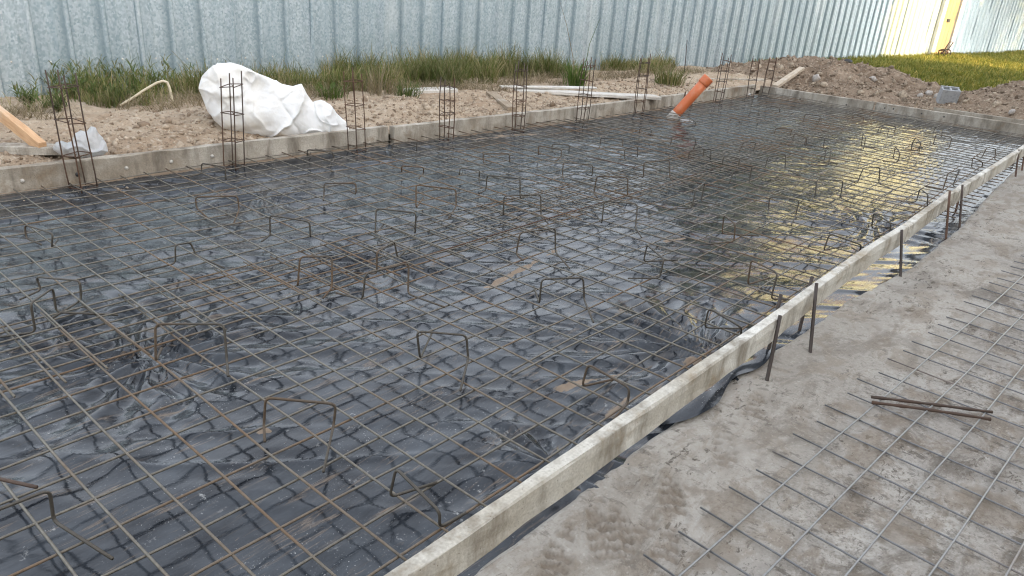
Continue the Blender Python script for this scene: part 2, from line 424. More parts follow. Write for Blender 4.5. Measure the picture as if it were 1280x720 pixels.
# white woven sack, thin bag
t = NT('woven_sack')
cc = t.mix(t.ramp(t.noise(5, 5, 0.65), [(0.45, 0), (0.72, 1)]), (0.80, 0.80, 0.79), (0.66, 0.63, 0.57))
t.set(color=t.mix(t.ramp(t.noise(2.2, 4, 0.6), [(0.60, 0), (0.78, 0.4)]), cc, (0.60, 0.55, 0.47)), rough=0.55, spec=0.35)
b = t.bump(t.noise(7, 3, 0.5, dist=1.5), 0.3, 0.02)
dv = t.n('ShaderNodeMapping'); nz = t.n('ShaderNodeTexNoise'); nz.inputs['Scale'].default_value = 3.0; t.l(t.geo.outputs['Position'], nz.inputs['Vector'])
mxv = t.n('ShaderNodeMix', data_type='VECTOR'); mxv.inputs['Factor'].default_value = 0.35; t.l(t.geo.outputs['Position'], mxv.inputs[4]); t.l(nz.outputs['Color'], mxv.inputs[5])
b = t.bump(t.vor(9, vec=mxv.outputs[1]), 0.45, 0.03, b)
b = t.bump(t.vor(23, vec=mxv.outputs[1]), 0.25, 0.012, b); t.bump(t.noise(90, 2), 0.15, 0.003, b); M['sack'] = t.m
t = NT('thin_bag'); t.set(color=t.mix(t.noise(9, 4), (0.62, 0.63, 0.64), (0.80, 0.80, 0.80)), rough=0.28, spec=0.5)
t.b.inputs['Transmission Weight'].default_value = 0.45; t.bump(t.noise(40, 4, dist=1), 0.6, 0.01); M['bag'] = t.m
t = NT('orange_pvc'); t.set(color=t.mix(t.ramp(t.noise(8, 5, 0.7), [(0.5, 0), (0.75, 0.7)]), (0.62, 0.16, 0.055), (0.55, 0.27, 0.16)), rough=0.42, spec=0.5); M['pvc'] = t.m
t = NT('pipe_tape'); t.set(color=t.mix(t.noise(25, 4), (0.40, 0.36, 0.31), (0.66, 0.63, 0.58)), rough=0.8); M['tape'] = t.m
t = NT('cream_strap'); t.set(color=t.mix(t.noise(20, 3), (0.52, 0.44, 0.30), (0.66, 0.60, 0.47)), rough=0.6); M['strap'] = t.m
t = NT('black_rubber'); t.set(color=t.mix(t.noise(20, 3), (0.02, 0.02, 0.02), (0.04, 0.04, 0.04)), rough=0.6); M['black'] = t.m
t = NT('plaster_wall'); t.set(color=t.mix(t.noise(0.8, 5, 0.6), (0.62, 0.59, 0.53), (0.72, 0.69, 0.63)), rough=0.9); M['plaster'] = t.m
t = NT('yellow_plaster'); t.set(color=t.mix(t.noise(0.8, 5, 0.6), (0.46, 0.47, 0.32), (0.54, 0.54, 0.38)), rough=0.9); M['yplaster'] = t.m
t = NT('roof_tile'); t.set(color=t.mix(t.noise(4, 4), (0.34, 0.15, 0.09), (0.46, 0.22, 0.13)), rough=0.85); M['roof'] = t.m
t = NT('window_glass'); t.set(color=(0.03, 0.04, 0.05), rough=0.06, spec=0.6); M['glass'] = t.m
t = NT('tree_bark'); t.set(color=t.mix(t.noise(12, 4, vec=t.mapping((3, 3, 0.5))), (0.09, 0.065, 0.045), (0.19, 0.15, 0.11)), rough=0.9); M['bark'] = t.m
M['leaf'] = m_grass('tree_leaf', [(0, (0.045, 0.075, 0.018)), (0.6, (0.07, 0.11, 0.028)), (1, (0.12, 0.14, 0.04))], 0.3)

# ------------------------------------------------------------------ layout lines
def edge_y(x):      # where the poured floor ends beside the slab pit
    return np.interp(x, [-5, 1.0, 2.9, 3.2, 3.9, 4.7, 6.0, 7.5, 8.5, 11.5], [0.97, 0.97, 0.965, 0.935, 0.92, 0.825, 0.82, 0.875, 0.90, 0.92])
def beam_y(x):      # inner face of the concrete edge planks on the fence side
    return np.interp(x, [-1, 4.14, 4.16, 6.8, 10.8, 14], [5.12, 4.90, 4.87, 4.71, 4.65, 4.62])
FENCE0 = np.array([2.2, 8.14, 0.0]); FD = np.array([34.6 - 2.2, 4.54 - 8.14, 0.0]); FD /= np.linalg.norm(FD); FN = np.array([-FD[1], FD[0], 0.0])
def fence_y(x): return FENCE0[1] + (np.asarray(x, float) - FENCE0[0]) * FD[1] / FD[0]

def soil_z(x, y):
    x = np.asarray(x, float); y = np.asarray(y, float)
    q = y - beam_y(x) - 0.06
    L = fence_y(x) - beam_y(x) - 0.06
    s = np.clip(q / L, -0.2, 1.3)
    z = np.interp(s, [-0.2, 0.0, 0.12, 0.35, 0.6, 0.85, 1.0, 1.3], [-0.1, 0.055, 0.10, 0.135, 0.11, 0.05, 0.02, 0.02])
    z = z + 0.035 * fbm(x * 1.7, y * 1.7, 3, 4) + 0.034 * fbm(x * 7, y * 7, 5, 4, 0.62) * sstep(0, 0.08, s) * (1 - 0.6 * sstep(.5, .9, s))
    # heaped soil under the white sack and hollow beside it
    z = z + 0.10 * np.exp(-(((x - 3.1) / 0.55) ** 2 + ((y - 5.75) / 0.35) ** 2))
    z = z + 0.06 * np.exp(-(((x - 4.7) / 0.5) ** 2 + ((y - 5.6) / 0.3) ** 2))
    return z
MOUNDS = [(13.3, 5.1, 1.0, 0.75, 0.33), (12.6, 5.9, 0.8, 0.6, 0.14), (13.6, 4.25, 0.9, 0.7, 0.29), (14.4, 3.6, 0.9, 0.7, 0.30), (12.6, 3.6, 0.7, 0.8, 0.14),
          (14.0, 1.7, 1.1, 0.9, 0.34), (12.9, 1.0, 0.8, 0.9, 0.24), (15.2, 0.6, 1.6, 1.2, 0.42), (13.4, 0.0, 1.2, 0.8, 0.35), (12.3, 2.6, 0.5, 0.5, 0.02)]
def mound_z(x, y):
    x = np.asarray(x, float); y = np.asarray(y, float)
    z = -0.05 + 0.0 * x
    for cx, cy, sx, sy, hh in MOUNDS: z = np.maximum(z, 0) * 0 + z + hh * np.exp(-(((x - cx) / sx) ** 2 + ((y - cy) / sy) ** 2))
    a = sstep(0.0, 0.16, z + 0.02)
    z = z + a * (0.085 * fbm(x * 2.1, y * 2.1, 11, 5, 0.62) + 0.05 * ridged(x * 5.2, y * 5.2, 13, 3) + 0.035 * lnoise(x * 9, y * 9, 14) + 0.02 * lnoise(x * 19, y * 17, 15) - 0.01)
    near = sstep(11.42, 11.75, x)
    return z * near + (1 - near) * (-0.03)

# ------------------------------------------------------------------ ground
gx = np.concatenate([-np.geomspace(300, 8, 12), np.linspace(-6, 40, 24), np.geomspace(46, 400, 12)])
gy = np.concatenate([-np.geomspace(300, 12, 12), np.linspace(-10, 20, 16), np.geomspace(24, 400, 12)])
GX, GY = np.meshgrid(gx, gy, indexing='ij')
me = big_mesh('ground', np.stack([GX, GY, -0.13 + 0 * GX], -1).reshape(-1, 3), grid_faces(len(gx), len(gy)))
struct(obj('ground', me, M['earth']))

# poured floor with mud and boot prints
fx = [-4.0]
while fx[-1] < 14.5:
    x = fx[-1]; fx.append(x + (0.25 if x < 0.6 else 0.0075 if x < 2.4 else 0.0075 + (x - 2.4) * 0.012))
fx = np.array(fx)
tv_ = [0.0]
while tv_[-1] < 9.0:
    q = tv_[-1]; tv_.append(q + (0.008 if q < 0.85 else 0.008 + (q - 0.85) * 0.12))
tv_ = np.array(tv_)
X, T = np.meshgrid(fx, tv_, indexing='ij')
wob = 0.007 * fbm(fx * 5, fx * 0 + 2, 41, 4)
Y = edge_y(X) + wob[:, None] * np.exp(-T * 12) - T
Z = -0.020 + 0.006 * fbm(X * 2.5, Y * 2.5, 21, 4) + 0.0035 * fbm(X * 14, Y * 14, 22, 3)
mud = 0 * X
clean = sstep(0.75, 0.25, T + 0.35 * fbm(X * 2.2, Y * 2.2, 37, 3)) 
# dried mud cakes
cak = fbm(X * 3.2 + 0.6 * Y, Y * 5.0, 33, 5, 0.6); cm = 0.7 * sstep(0.27, 0.36, cak - 0.08 * clean); Z += 0.007 * cm * (0.6 + 0.8 * np.abs(fbm(X * 22, Y * 22, 35, 3))); mud = np.maximum(mud, cm * 0.8)
prints = [(660, 655, 30, 0.9), (700, 690, 25, 1), (745, 632, 55, 1), (750, 665, 45, .9), (775, 668, 40, 1), (800, 672, 10, .8), (840, 622, 35, 1), (832, 690, 20, 1.0), (765, 585, 60, .7), (905, 560, 30, .7), (945, 510, 15, .8), (1000, 515, 20, .6), (1100, 420, 30, .6)]
for px, py, ang, k in prints:
    p = at_z(px, py, -0.02); a = math.radians(ang)
    dx = X - p[0]; dy = Y - p[1]
    u = dx * math.cos(a) + dy * math.sin(a); v_ = -dx * math.sin(a) + dy * math.cos(a)
    wd = 0.046 - 0.012 * np.sin((u + 0.05) * 14)
    e = np.sqrt((u / 0.125) ** 2 + (v_ / wd) ** 2)
    inside = 1 - sstep(0.85, 1.05, e); rim = np.exp(-((e - 1.12) / 0.16) ** 2)
    tread = sstep(-0.1, 0.3, np.sin(u * 150 + 1.5 * np.abs(np.sin(v_ * 34)))) * sstep(0.1, 0.3, np.abs(np.sin(v_ * 52 + 0.3)))
    brk = sstep(-0.5, 0.0, fbm(X * 16, Y * 16, 50 + int(px), 3))
    k = k * sstep(0.015, 0.09, T)
    Z += k * brk * (inside * (-0.008 + 0.008 * tread) + rim * 0.006)
    mud = np.maximum(mud, 0.75 * k * brk * np.clip(inside * (1 - 0.75 * tread) + 0.3 * rim, 0, 1))
Z = Z - sstep(0.02, 0.0, T) * 0.012
nX, nT = X.shape
V = np.stack([X, Y, Z], -1)
skirt = V[:, :1].copy(); skirt[..., 2] = -0.125; skirt[..., 1] += 0.004
V = np.concatenate([skirt, V], 1); mud = np.concatenate([mud[:, :1], mud], 1); clean = np.concatenate([clean[:, :1], clean], 1)
me = big_mesh('concrete_floor', V.reshape(-1, 3), grid_faces(nX, nT + 1)[:, ::-1]); attr(me, 'mud', mud); attr(me, 'clean', clean)
struct(obj('concrete_floor', me, M['floor']))

# sandy bank between edge planks and fence
sx = np.concatenate([np.arange(-3, 1, 0.12), np.arange(1, 7, 0.028), np.arange(7, 13.2, 0.04)])
ss = np.concatenate([np.arange(0, 0.62, 0.0095), np.linspace(0.63, 1.12, 18)])
X, S = np.meshgrid(sx, ss, indexing='ij')
Y = beam_y(X) + 0.045 + S * (fence_y(X) - beam_y(X))
me = big_mesh('soil_bank', np.stack([X, Y, soil_z(X, Y)], -1).reshape(-1, 3), grid_faces(len(sx), len(ss)))
struct(obj('soil_bank', me, M['soil']))
# dug soil heaps past the far edge planks
mx_ = np.arange(11.36, 17.6, 0.035); my = np.arange(-1.4, 7.0, 0.035)
X, Y = np.meshgrid(mx_, my, indexing='ij')
Zm = mound_z(X, Y); keep = np.where(Y > fence_y(X) - 0.02, -0.2, 0)
me = big_mesh('soil_heaps', np.stack([X, Y, Zm + keep], -1).reshape(-1, 3), grid_faces(len(mx_), len(my)))
struct(obj('soil_heaps', me, M['rubble']))
# lawn sheet
def lawn_z(x, y):
    return 0.03 + 0.05 * fbm(np.asarray(x) * 0.35, np.asarray(y) * 0.35, 61, 3) + 0.10 * np.exp(-(((np.asarray(x) - 17.5) / 2.5) ** 2 + ((np.asarray(y) - 4.5) / 1.0) ** 2))
lx = np.linspace(14.3, 60, 130); ly = np.linspace(-9, 9, 50)
X, Y = np.meshgrid(lx, ly, indexing='ij')
Zl = lawn_z(X, Y) * sstep(14.3, 15.6, X) - 0.10 * (1 - sstep(14.3, 15.6, X))
t = NT('lawn_ground'); t.set(color=t.mix(t.ramp(t.noise(1.2, 5, 0.6), [(0.4, 0), (0.65, 1)]), (0.085, 0.115, 0.028), (0.17, 0.16, 0.06)), rough=1.0, spec=0.0); M['lawn'] = t.m
struct(obj('lawn', big_mesh('lawn', np.stack([X, Y, Zl], -1).reshape(-1, 3), grid_faces(len(lx), len(ly))), M['lawn']))

# ------------------------------------------------------------------ black plastic sheet in the pit
pxs = [-0.7]
while pxs[-1] < 11.24:
    x = pxs[-1]; pxs.append(x + (0.05 if x < 0.3 else 0.0105 if x < 2.6 else 0.0105 + (x - 2.6) * 0.0055))
pxs = np.array(pxs); ps = np.linspace(0, 1, 330) ** 1.12
X, S = np.meshgrid(pxs, ps, indexing='ij')
y0 = np.where(X < 3.6, edge_y(X) - 0.0, edge_y(X)) - 0.03
Y = y0 + S * (beam_y(X) - 0.005 - y0)
def aniso(x, y, ang, sx_, sy_):
    c, s = math.cos(ang), math.sin(ang); return (x * c + y * s) * sx_, (-x * s + y * c) * sy_
warp = 0.10 * fbm(X * 2.0, Y * 2.0, 70, 3)
a1, b1 = aniso(X + warp, Y - warp, math.radians(-36), 0.75, 5.4)
a2, b2 = aniso(X - warp, Y + warp, math.radians(-58), 0.9, 8.5)
a3, b3 = aniso(X + warp * 1.5, Y + warp * 1.5, math.radians(-60), 2.8, 13)
m1 = sstep(-0.15, 0.35, fbm(X * 1.1, Y * 1.1, 75, 2)); m2 = sstep(-0.2, 0.3, fbm(X * 1.4 + 9, Y * 1.4, 76, 2)); m3 = sstep(-0.25, 0.2, fbm(X * 1.7 + 5, Y * 1.7, 78, 2))
Zp = -0.033 + 0.008 * fbm(X * 1.5, Y * 1.5, 71, 2)
Zp += 0.0034 * lnoise(a1 * 1.6, b1 * 1.3, 72) * (0.15 + 0.85 * m1) + 0.0022 * lnoise(a2 * 2.2, b2 * 1.7, 73) * (0.1 + 0.9 * m2)
a4, b4 = aniso(X + warp * 0.8, Y - warp * 0.8, math.radians(-42), 4.0, 22)
Zp += 0.0018 * lnoise(a4, b4, 77) * m3 + 0.0010 * lnoise(a3 * 2.6, b3 * 1.6, 79)
a5, b5 = aniso(X + warp * 0.5, Y - warp * 0.3, math.radians(-48), 0.55, 9.0); a6, b6 = aniso(X - warp * 0.4, Y + warp * 0.6, math.radians(-38), 0.9, 16.0)
Zp += 0.0048 * np.clip(ridged(a5, b5, 85, 1), -0.2, 1) * (0.35 + 0.65 * m1) + 0.0026 * np.clip(ridged(a6, b6, 86, 1), -0.2, 1) * (0.3 + 0.7 * m3)
Zp += 0.0075 * crease(a1 * 0.9, b1 * 0.8, 81, 0.05) * m2 + 0.006 * crease(a5 * 0.9, b5 * 0.35, 82, 0.05) * m1 + 0.005 * crease(a2 * 0.8, b2 * 0.9, 83, 0.05) * m3
for px, py, R_, amp, nn in ((190, 452, 0.55, 0.014, 15), (885, 445, 0.55, 0.014, 17), (1090, 285, 0.5, 0.012, 12), (330, 250, 0.5, 0.010, 11), (60, 420, 0.4, 0.010, 9), (700, 590, 0.35, 0.009, 9), (480, 330, 0.5, 0.01, 12)):
    p = at_z(px, py, -0.05); dx = X - p[0]; dy = Y - p[1]; r = np.hypot(dx, dy); th = np.arctan2(dy, dx)
    Zp += amp * np.sin(nn * th + 5 * fbm(r * 3, th * 1.2, 80 + nn, 2)) * np.exp(-(r / R_) ** 2) * sstep(0.0, 0.10, r)
# long fold beside the fence-side planks, sheet turned up a little at both sides
Zp += 0.03 * np.exp(-((Y - (beam_y(X) - 0.42 - 0.05 * np.sin(X * 1.7))) / 0.035) ** 2) * sstep(4.4, 3.2, X)
Zp += 0.03 * sstep(0.94, 1.0, S)
Zp = np.where(Zp > -0.018, -0.018 + 0.4 * (Zp + 0.018), Zp); Zp = np.minimum(Zp, -0.0085)
Zp = np.maximum(Zp, -0.105)
mud = 0 * X
for (xa, ya), (xb, yb), wd, k in (((609, 364), (694, 318), 0.028, 1), ((828, 305), (868, 300), 0.03, .8), ((330, 545), (360, 552), 0.03, .9), ((700, 492), (790, 470), 0.03, .7), ((740, 445), (850, 410), 0.07, .55), ((770, 400), (860, 360), 0.10, .5), ((860, 460), (905, 455), 0.04, .7), ((760, 525), (800, 485), 0.05, .55), ((95, 458), (140, 450), 0.02, .9), ((560, 400), (600, 395), 0.02, .5), ((880, 330), (1000, 330), 0.10, .45), ((930, 300), (1010, 260), 0.10, .35), ((350, 650), (420, 700), 0.06, .4), ((250, 640), (300, 680), 0.03, .35), ((560, 560), (650, 590), 0.03, .35), ((590, 178), (680, 168), 0.05, .7), ((350, 205), (480, 187), 0.04, .6)):
    p = at_z(xa, ya, -0.05); q = at_z(xb, yb, -0.05); d = q - p; L = np.hypot(d[0], d[1])
    u = ((X - p[0]) * d[0] + (Y - p[1]) * d[1]) / L; v_ = (-(X - p[0]) * d[1] + (Y - p[1]) * d[0]) / L
    uu = np.maximum(np.maximum(-u, u - L), 0); dd = np.hypot(uu, v_) + (0.02 + wd * 0.9) * fbm(X * 6 + 2 * Y, Y * 11, 91, 4, 0.6) + 0.3 * wd
    mud = np.maximum(mud, k * (1 - sstep(wd * 0.3, wd * 1.0, dd)))
mud = np.maximum(mud, 0.75 * sstep(0.975, 0.995, S + 0.006 * fbm(X * 5, Y * 5, 92, 3)))
me = big_mesh('plastic_sheet', np.stack([X, Y, Zp], -1).reshape(-1, 3), grid_faces(len(pxs), len(ps))); attr(me, 'mud', mud)
tag(obj('plastic_sheet', me, M['plastic']), 'wrinkled black plastic sheet lining the slab pit under the steel mesh', 'plastic sheet')
# loose flap of the sheet turned out over the floor under the form boards
fl = []; n1, n2 = 40, 10
for i in range(n1):
    for j in range(n2):
        u = i / (n1 - 1); v_ = j / (n2 - 1); x = 2.05 + 1.0 * u
        wdt = 0.13 * math.sin(math.pi * min(1, u * 1.02)) ** 0.7 * (0.7 + 0.3 * math.sin(u * 9)) + 0.02
        y = float(edge_y(x)) + 0.05 - v_ * wdt
        fl.append((x, y, -0.006 + 0.014 * math.sin(v_ * 3.0) * math.sin(u * math.pi) + 0.006 * math.sin(u * 21 + v_ * 3)))
me = big_mesh('plastic_flap', np.array(fl), grid_faces(n1, n2)); attr(me, 'mud', np.zeros(len(fl)))
tag(obj('plastic_flap', me, M['plastic']), 'loose blue-black flap of plastic turned out over the concrete floor', 'plastic flap')

# ------------------------------------------------------------------ reinforcement mesh sheets
_bar_cache = {}
def bar_mesh(length, r, variant, wav):
    key = (round(length, 2), r, variant, wav)
    if key not in _bar_cache:
        n = max(6, int(length / 0.3)); rs = np.random.default_rng(variant + 100)
        ph = rs.uniform(0, 6.3, 4)
        path = []
        for i in range(n + 1):
            s = length * i / n
            path.append((s, wav * (math.sin(s * 1.9 + ph[0]) + 0.6 * math.sin(s * 4.3 + ph[1])) , wav * 0.9 * (math.sin(s * 2.3 + ph[2]) + 0.5 * math.sin(s * 5.7 + ph[3]))))
        v, f = tube(path, r, 6); _bar_cache[key] = new_mesh('bar', v, f, True)
    return _bar_cache[key]
def mesh_sheet(label, ox, oy, rot, nx, ny, ex0, ex1, ey0, ey1, z, mat, r=0.0040, cell=0.15, wav=0.0048, group=None, sag=None):
    """bars along local X at y=j*cell (ny of them), bars along local Y at x=i*cell (nx of them); e** = overhang"""
    root = thing('reinforcement_mesh', label, 'steel mesh', (ox, oy, z), rot, group)
    Lx = (nx - 1) * cell + ex0 + ex1; Ly = (ny - 1) * cell + ey0 + ey1
    for j in range(ny):
        o = obj('bar', bar_mesh(Lx, r, j % 6, wav), mat, root); o.location = (-ex0 + rng.normal(0, .006), j * cell + rng.normal(0, 0.0025), 0)
    for i in range(nx):
        o = obj('bar', bar_mesh(Ly, r, 10 + i % 6, wav), mat, root); o.location = (i * cell + rng.normal(0, 0.0025), -ey0 + rng.normal(0, .006), 2 * r * 0.9); o.rotation_euler = (0, 0, math.pi / 2)
    return root
# near sheet : rows Y = 2.176-0.15j ; columns X = 0.398+0.15i
mesh_sheet('steel mesh sheet beside the form boards at the near end of the pit', 0.398 - 0.6, 2.1765 - 0.15 * 7, 0, 45, 14, 0.08, 0.08, 0.06, 0.08, 0.0, M['mesh_steel'])
mesh_sheet('steel mesh sheet along the white sack side, overlapping its neighbour', 0.56 - 0.75, 2.54 + 0.13, math.radians(-0.25), 46, 16, 0.08, 0.08, 0.13, 0.03, 0.014, M['mesh_steel'])
mesh_sheet('steel mesh sheet at the far end beside the pegged form boards', 6.02, 0.98, math.radians(0.3), 35, 15, 0.10, 0.05, 0.12, 0.08, 0.015, M['mesh_steel'])
mesh_sheet('steel mesh sheet round the orange pipe at the far corner', 6.20, 2.72, math.radians(-0.5), 33, 13, 0.10, 0.04, 0.10, 0.06, 0.029, M['mesh_steel'])
# sheet lying on the poured floor
qa = -0.0741
c0 = at_z(960 + 375 / 4, 540 + 15 / 4, -0.014)
root = thing('reinforcement_mesh', 'grey steel mesh sheet lying on the muddy concrete floor', 'steel mesh', (c0[0], c0[1], -0.008), qa)
for j in range(16):
    o = obj('bar', bar_mesh(8.0, 0.0034, j % 6, 0.003), M['new_mesh_steel'], root); o.location = (-1.25 + rng.normal(0, .01), -j * 0.15, 0.0062)
for i in range(-8, 44):
    o = obj('bar', bar_mesh(2.55, 0.0031, 20 + i % 6, 0.003), M['thin_mesh_steel'], root); o.location = (i * 0.15 + rng.normal(0, .002), 0.11 + rng.normal(0, .012), 0); o.rotation_euler = (0, 0, -math.pi / 2 + rng.normal(0, 0.002))
# second layer of longer bars laid over the mesh
for k, (xa, ya, xb, yb, lab) in enumerate((((640), 470, 905, 338, 'long extra steel bar laid beside a mesh wire near the form boards'), (500, 330, 960, 190, 'long rusty bar lying along the overlap of the mesh sheets'), (735, 196, 905, 236, 'rusty bar lying across the mesh sheets at their overlap'))):
    p = at_z(xa, ya, 0.018); q = at_z(xb, yb, 0.018)
    pth = [tuple(p * (1 - s) + q * s + np.array([0, 0.004 * math.sin(s * 9 + k), 0.004 * math.sin(s * 7)])) for s in np.linspace(0, 1, 16)]
    b = MB().tube(pth, 0.004, 6); tag(b.build('loose_bar', M['mesh_steel'] if k == 0 else M['rusty_steel'], smooth=True), lab, 'steel bar')
p = at_z(-40, 590, 0.07); q = at_z(46, 609, 0.115)
tag(MB().tube([tuple(p * (1 - s) + q * s) for s in np.linspace(0, 1, 6)], 0.005, 6).build('loose_bar', M['rusty_steel'], smooth=True), 'short red-rusted bar resting on top of a bent mesh support', 'steel bar')

# ------------------------------------------------------------------ bent bar supports (chairs)
# top-left, top-right, base-left, base-right, optional foot ends
CH = [((252, 204), (282, 209), (252, 219), (282, 227)), ((31, 281), (66, 292), (33, 300), (65, 312), (52, 306), (72, 300)),
      ((244, 246), (297, 245), (246, 262), (299, 264), (262, 275), (289, 287)), ((219, 306), (238, 303), (221, 331), (244, 322), (172, 341), (280, 335)),
      ((45, 346), (100, 351), (52, 365), (102, 378), None, (64, 398)), ((38, 379), (66, 360), (45, 418), (71, 393), (-20, 424), (184, 395)),
      ((337, 269), (387, 277), (338, 296), (388, 299)), ((375, 321), (415, 320), (372, 360), (415, 362)),
      ((194, 405), (280, 405), (195, 455), (284, 455), (202, 435), (285, 470)), ((-22, 645), (62, 612), (-15, 690), (68, 655), (-60, 660), (178, 722)),
      ((332, 497), (420, 505), (330, 535), (417, 535), (331, 552), (399, 613)), ((521, 414), (583, 419), (525, 451), (585, 451), (540, 416), (570, 510)),
      ((495, 585), (550, 640), (487, 625), (549, 663), (546, 603), None), ((735, 455), (787, 485), (727, 486), (784, 507), (767, 474), None),
      ((886, 385), (925, 412), (880, 412), (926, 422), (927, 411), None), ((809, 306), (830, 324), (804, 329), (824, 350), (847, 325), (785, 348)),
      ((905, 269), (919, 280), (902, 294), (917, 304), (951, 295), (865, 307)), ((677, 349), (729, 347), (674, 382), (730, 377), (667, 358), (745, 411)),
      ((650, 291), (694, 285), (645, 320), (694, 317), None, (715, 339)), ((755, 251), (796, 252), (752, 281), (794, 286), (745, 268), (802, 297)),
      ((746, 220), (785, 222), (742, 244), (784, 247)), ((520, 231), (570, 237), (520, 262), (570, 260), (530, 246), (556, 280)),
      ((472, 255), (520, 266), (469, 295), (519, 294), (481, 279), None), ((384, 187), (415, 189), (384, 197), (418, 200), None, (406, 215)),
      ((405, 229), (445, 229), (405, 247), (445, 245)), ((502, 209), (530, 210), (502, 217), (529, 219)),
      ((609, 219), (650, 223), (607, 240), (650, 250)), ((630, 245), (676, 243), (629, 272), (676, 272), (617, 260), None),
      ((604, 192), (637, 192), (604, 204), (637, 205)), ((471, 315), (493, 302), (471, 345), (497, 325), (433, 340), (512, 308)),
      ((457, 342), (511, 327), (453, 377), (510, 370), (420, 366), (556, 384)), ((870, 236), (881, 228), (864, 262), (876, 253), (838, 261), None),
      ((704, 203), (741, 206), (703, 222), (740, 222)), ((805, 203), (837, 200), (804, 224), (837, 224)), ((781, 186), (797, 183), (780, 200), (797, 198)),
      ((917, 214), (940, 209), (911, 232), (936, 230)), ((862, 188), (889, 186), (860, 202), (888, 202)),
      ((1021, 224), (1054, 226), (1018, 249), (1050, 249)), ((962, 246), (999, 250), (960, 265), (994, 272), None, (985, 290)),
      ((1079, 210), (1100, 209), (1071, 231), (1098, 231), None, (1120, 238)), ((1037, 292), (1075, 310), (1029, 315), (1074, 317), (1062, 306), None),
      ((1092, 266), (1114, 279), (1089, 287), (1111, 294), (1112, 284), None), ((1150, 236), (1160, 243), (1146, 255), (1157, 260)),
      ((1188, 208), (1208, 210), (1178, 239), (1190, 234)), ((1216, 197), (1228, 203), (1215, 211), (1226, 211)), ((1234, 184), (1245, 186), (1229, 199), (1240, 200)),
      ((939, 325), (972, 341), (934, 358), (963, 376), (962, 347), None), ((1119, 183), (1125, 191), (1116, 200), (1122, 204)), ((1140, 178), (1151, 178), (1139, 189), (1148, 194)),
      ((1031, 180), (1037, 182), (1030, 205), (1034, 208)), ((960, 196), (982, 192), (956, 212), (981, 212), None, (1001, 220)), ((914, 148), (922, 150), (912, 155), (924, 157)),
      ((939, 140), (946, 144), (938, 147), (945, 148)), ((964, 132), (973, 140), (963, 139), (974, 142)), ((1007, 142), (1026, 145), (1003, 155), (1022, 157)),
      ((970, 160), (990, 162), (967, 170), (987, 172)), ((1009, 170), (1031, 172), (1007, 185), (1029, 187)), ((1079, 166), (1082, 172), (1076, 184), (1079, 188)),
      ((930, 177), (945, 178), (923, 192), (941, 192)), ((840, 170), (870, 174), (838, 183), (869, 183)), ((800, 160), (815, 162), (799, 168), (813, 171)), ((862, 147), (869, 155), (861, 153), (870, 161)),
      ((1100, 158), (1112, 161), (1096, 168), (1108, 171)), ((1170, 168), (1190, 172), (1166, 182), (1186, 186)), ((690, 180), (712, 181), (690, 191), (711, 192)), ((575, 210), (600, 213), (574, 222), (599, 224)), ((491, 179), (521, 177), (490, 191), (521, 190)), ((673, 182), (702, 187), (673, 195), (701, 199)), ((751, 172), (779, 174), (750, 183), (778, 185)), ((1144, 172), (1152, 179), (1139, 184), (1146, 190)), ((1104, 155), (1120, 158), (1100, 166), (1117, 169)), ((1067, 143), (1080, 146), (1064, 153), (1078, 156)), ((993, 167), (1008, 172), (990, 179), (1005, 183)), ((869, 179), (880, 186), (866, 191), (879, 198)), ((1170, 158), (1178, 163), (1166, 168), (1176, 173)), ((905, 195), (925, 198), (902, 208), (922, 211))]
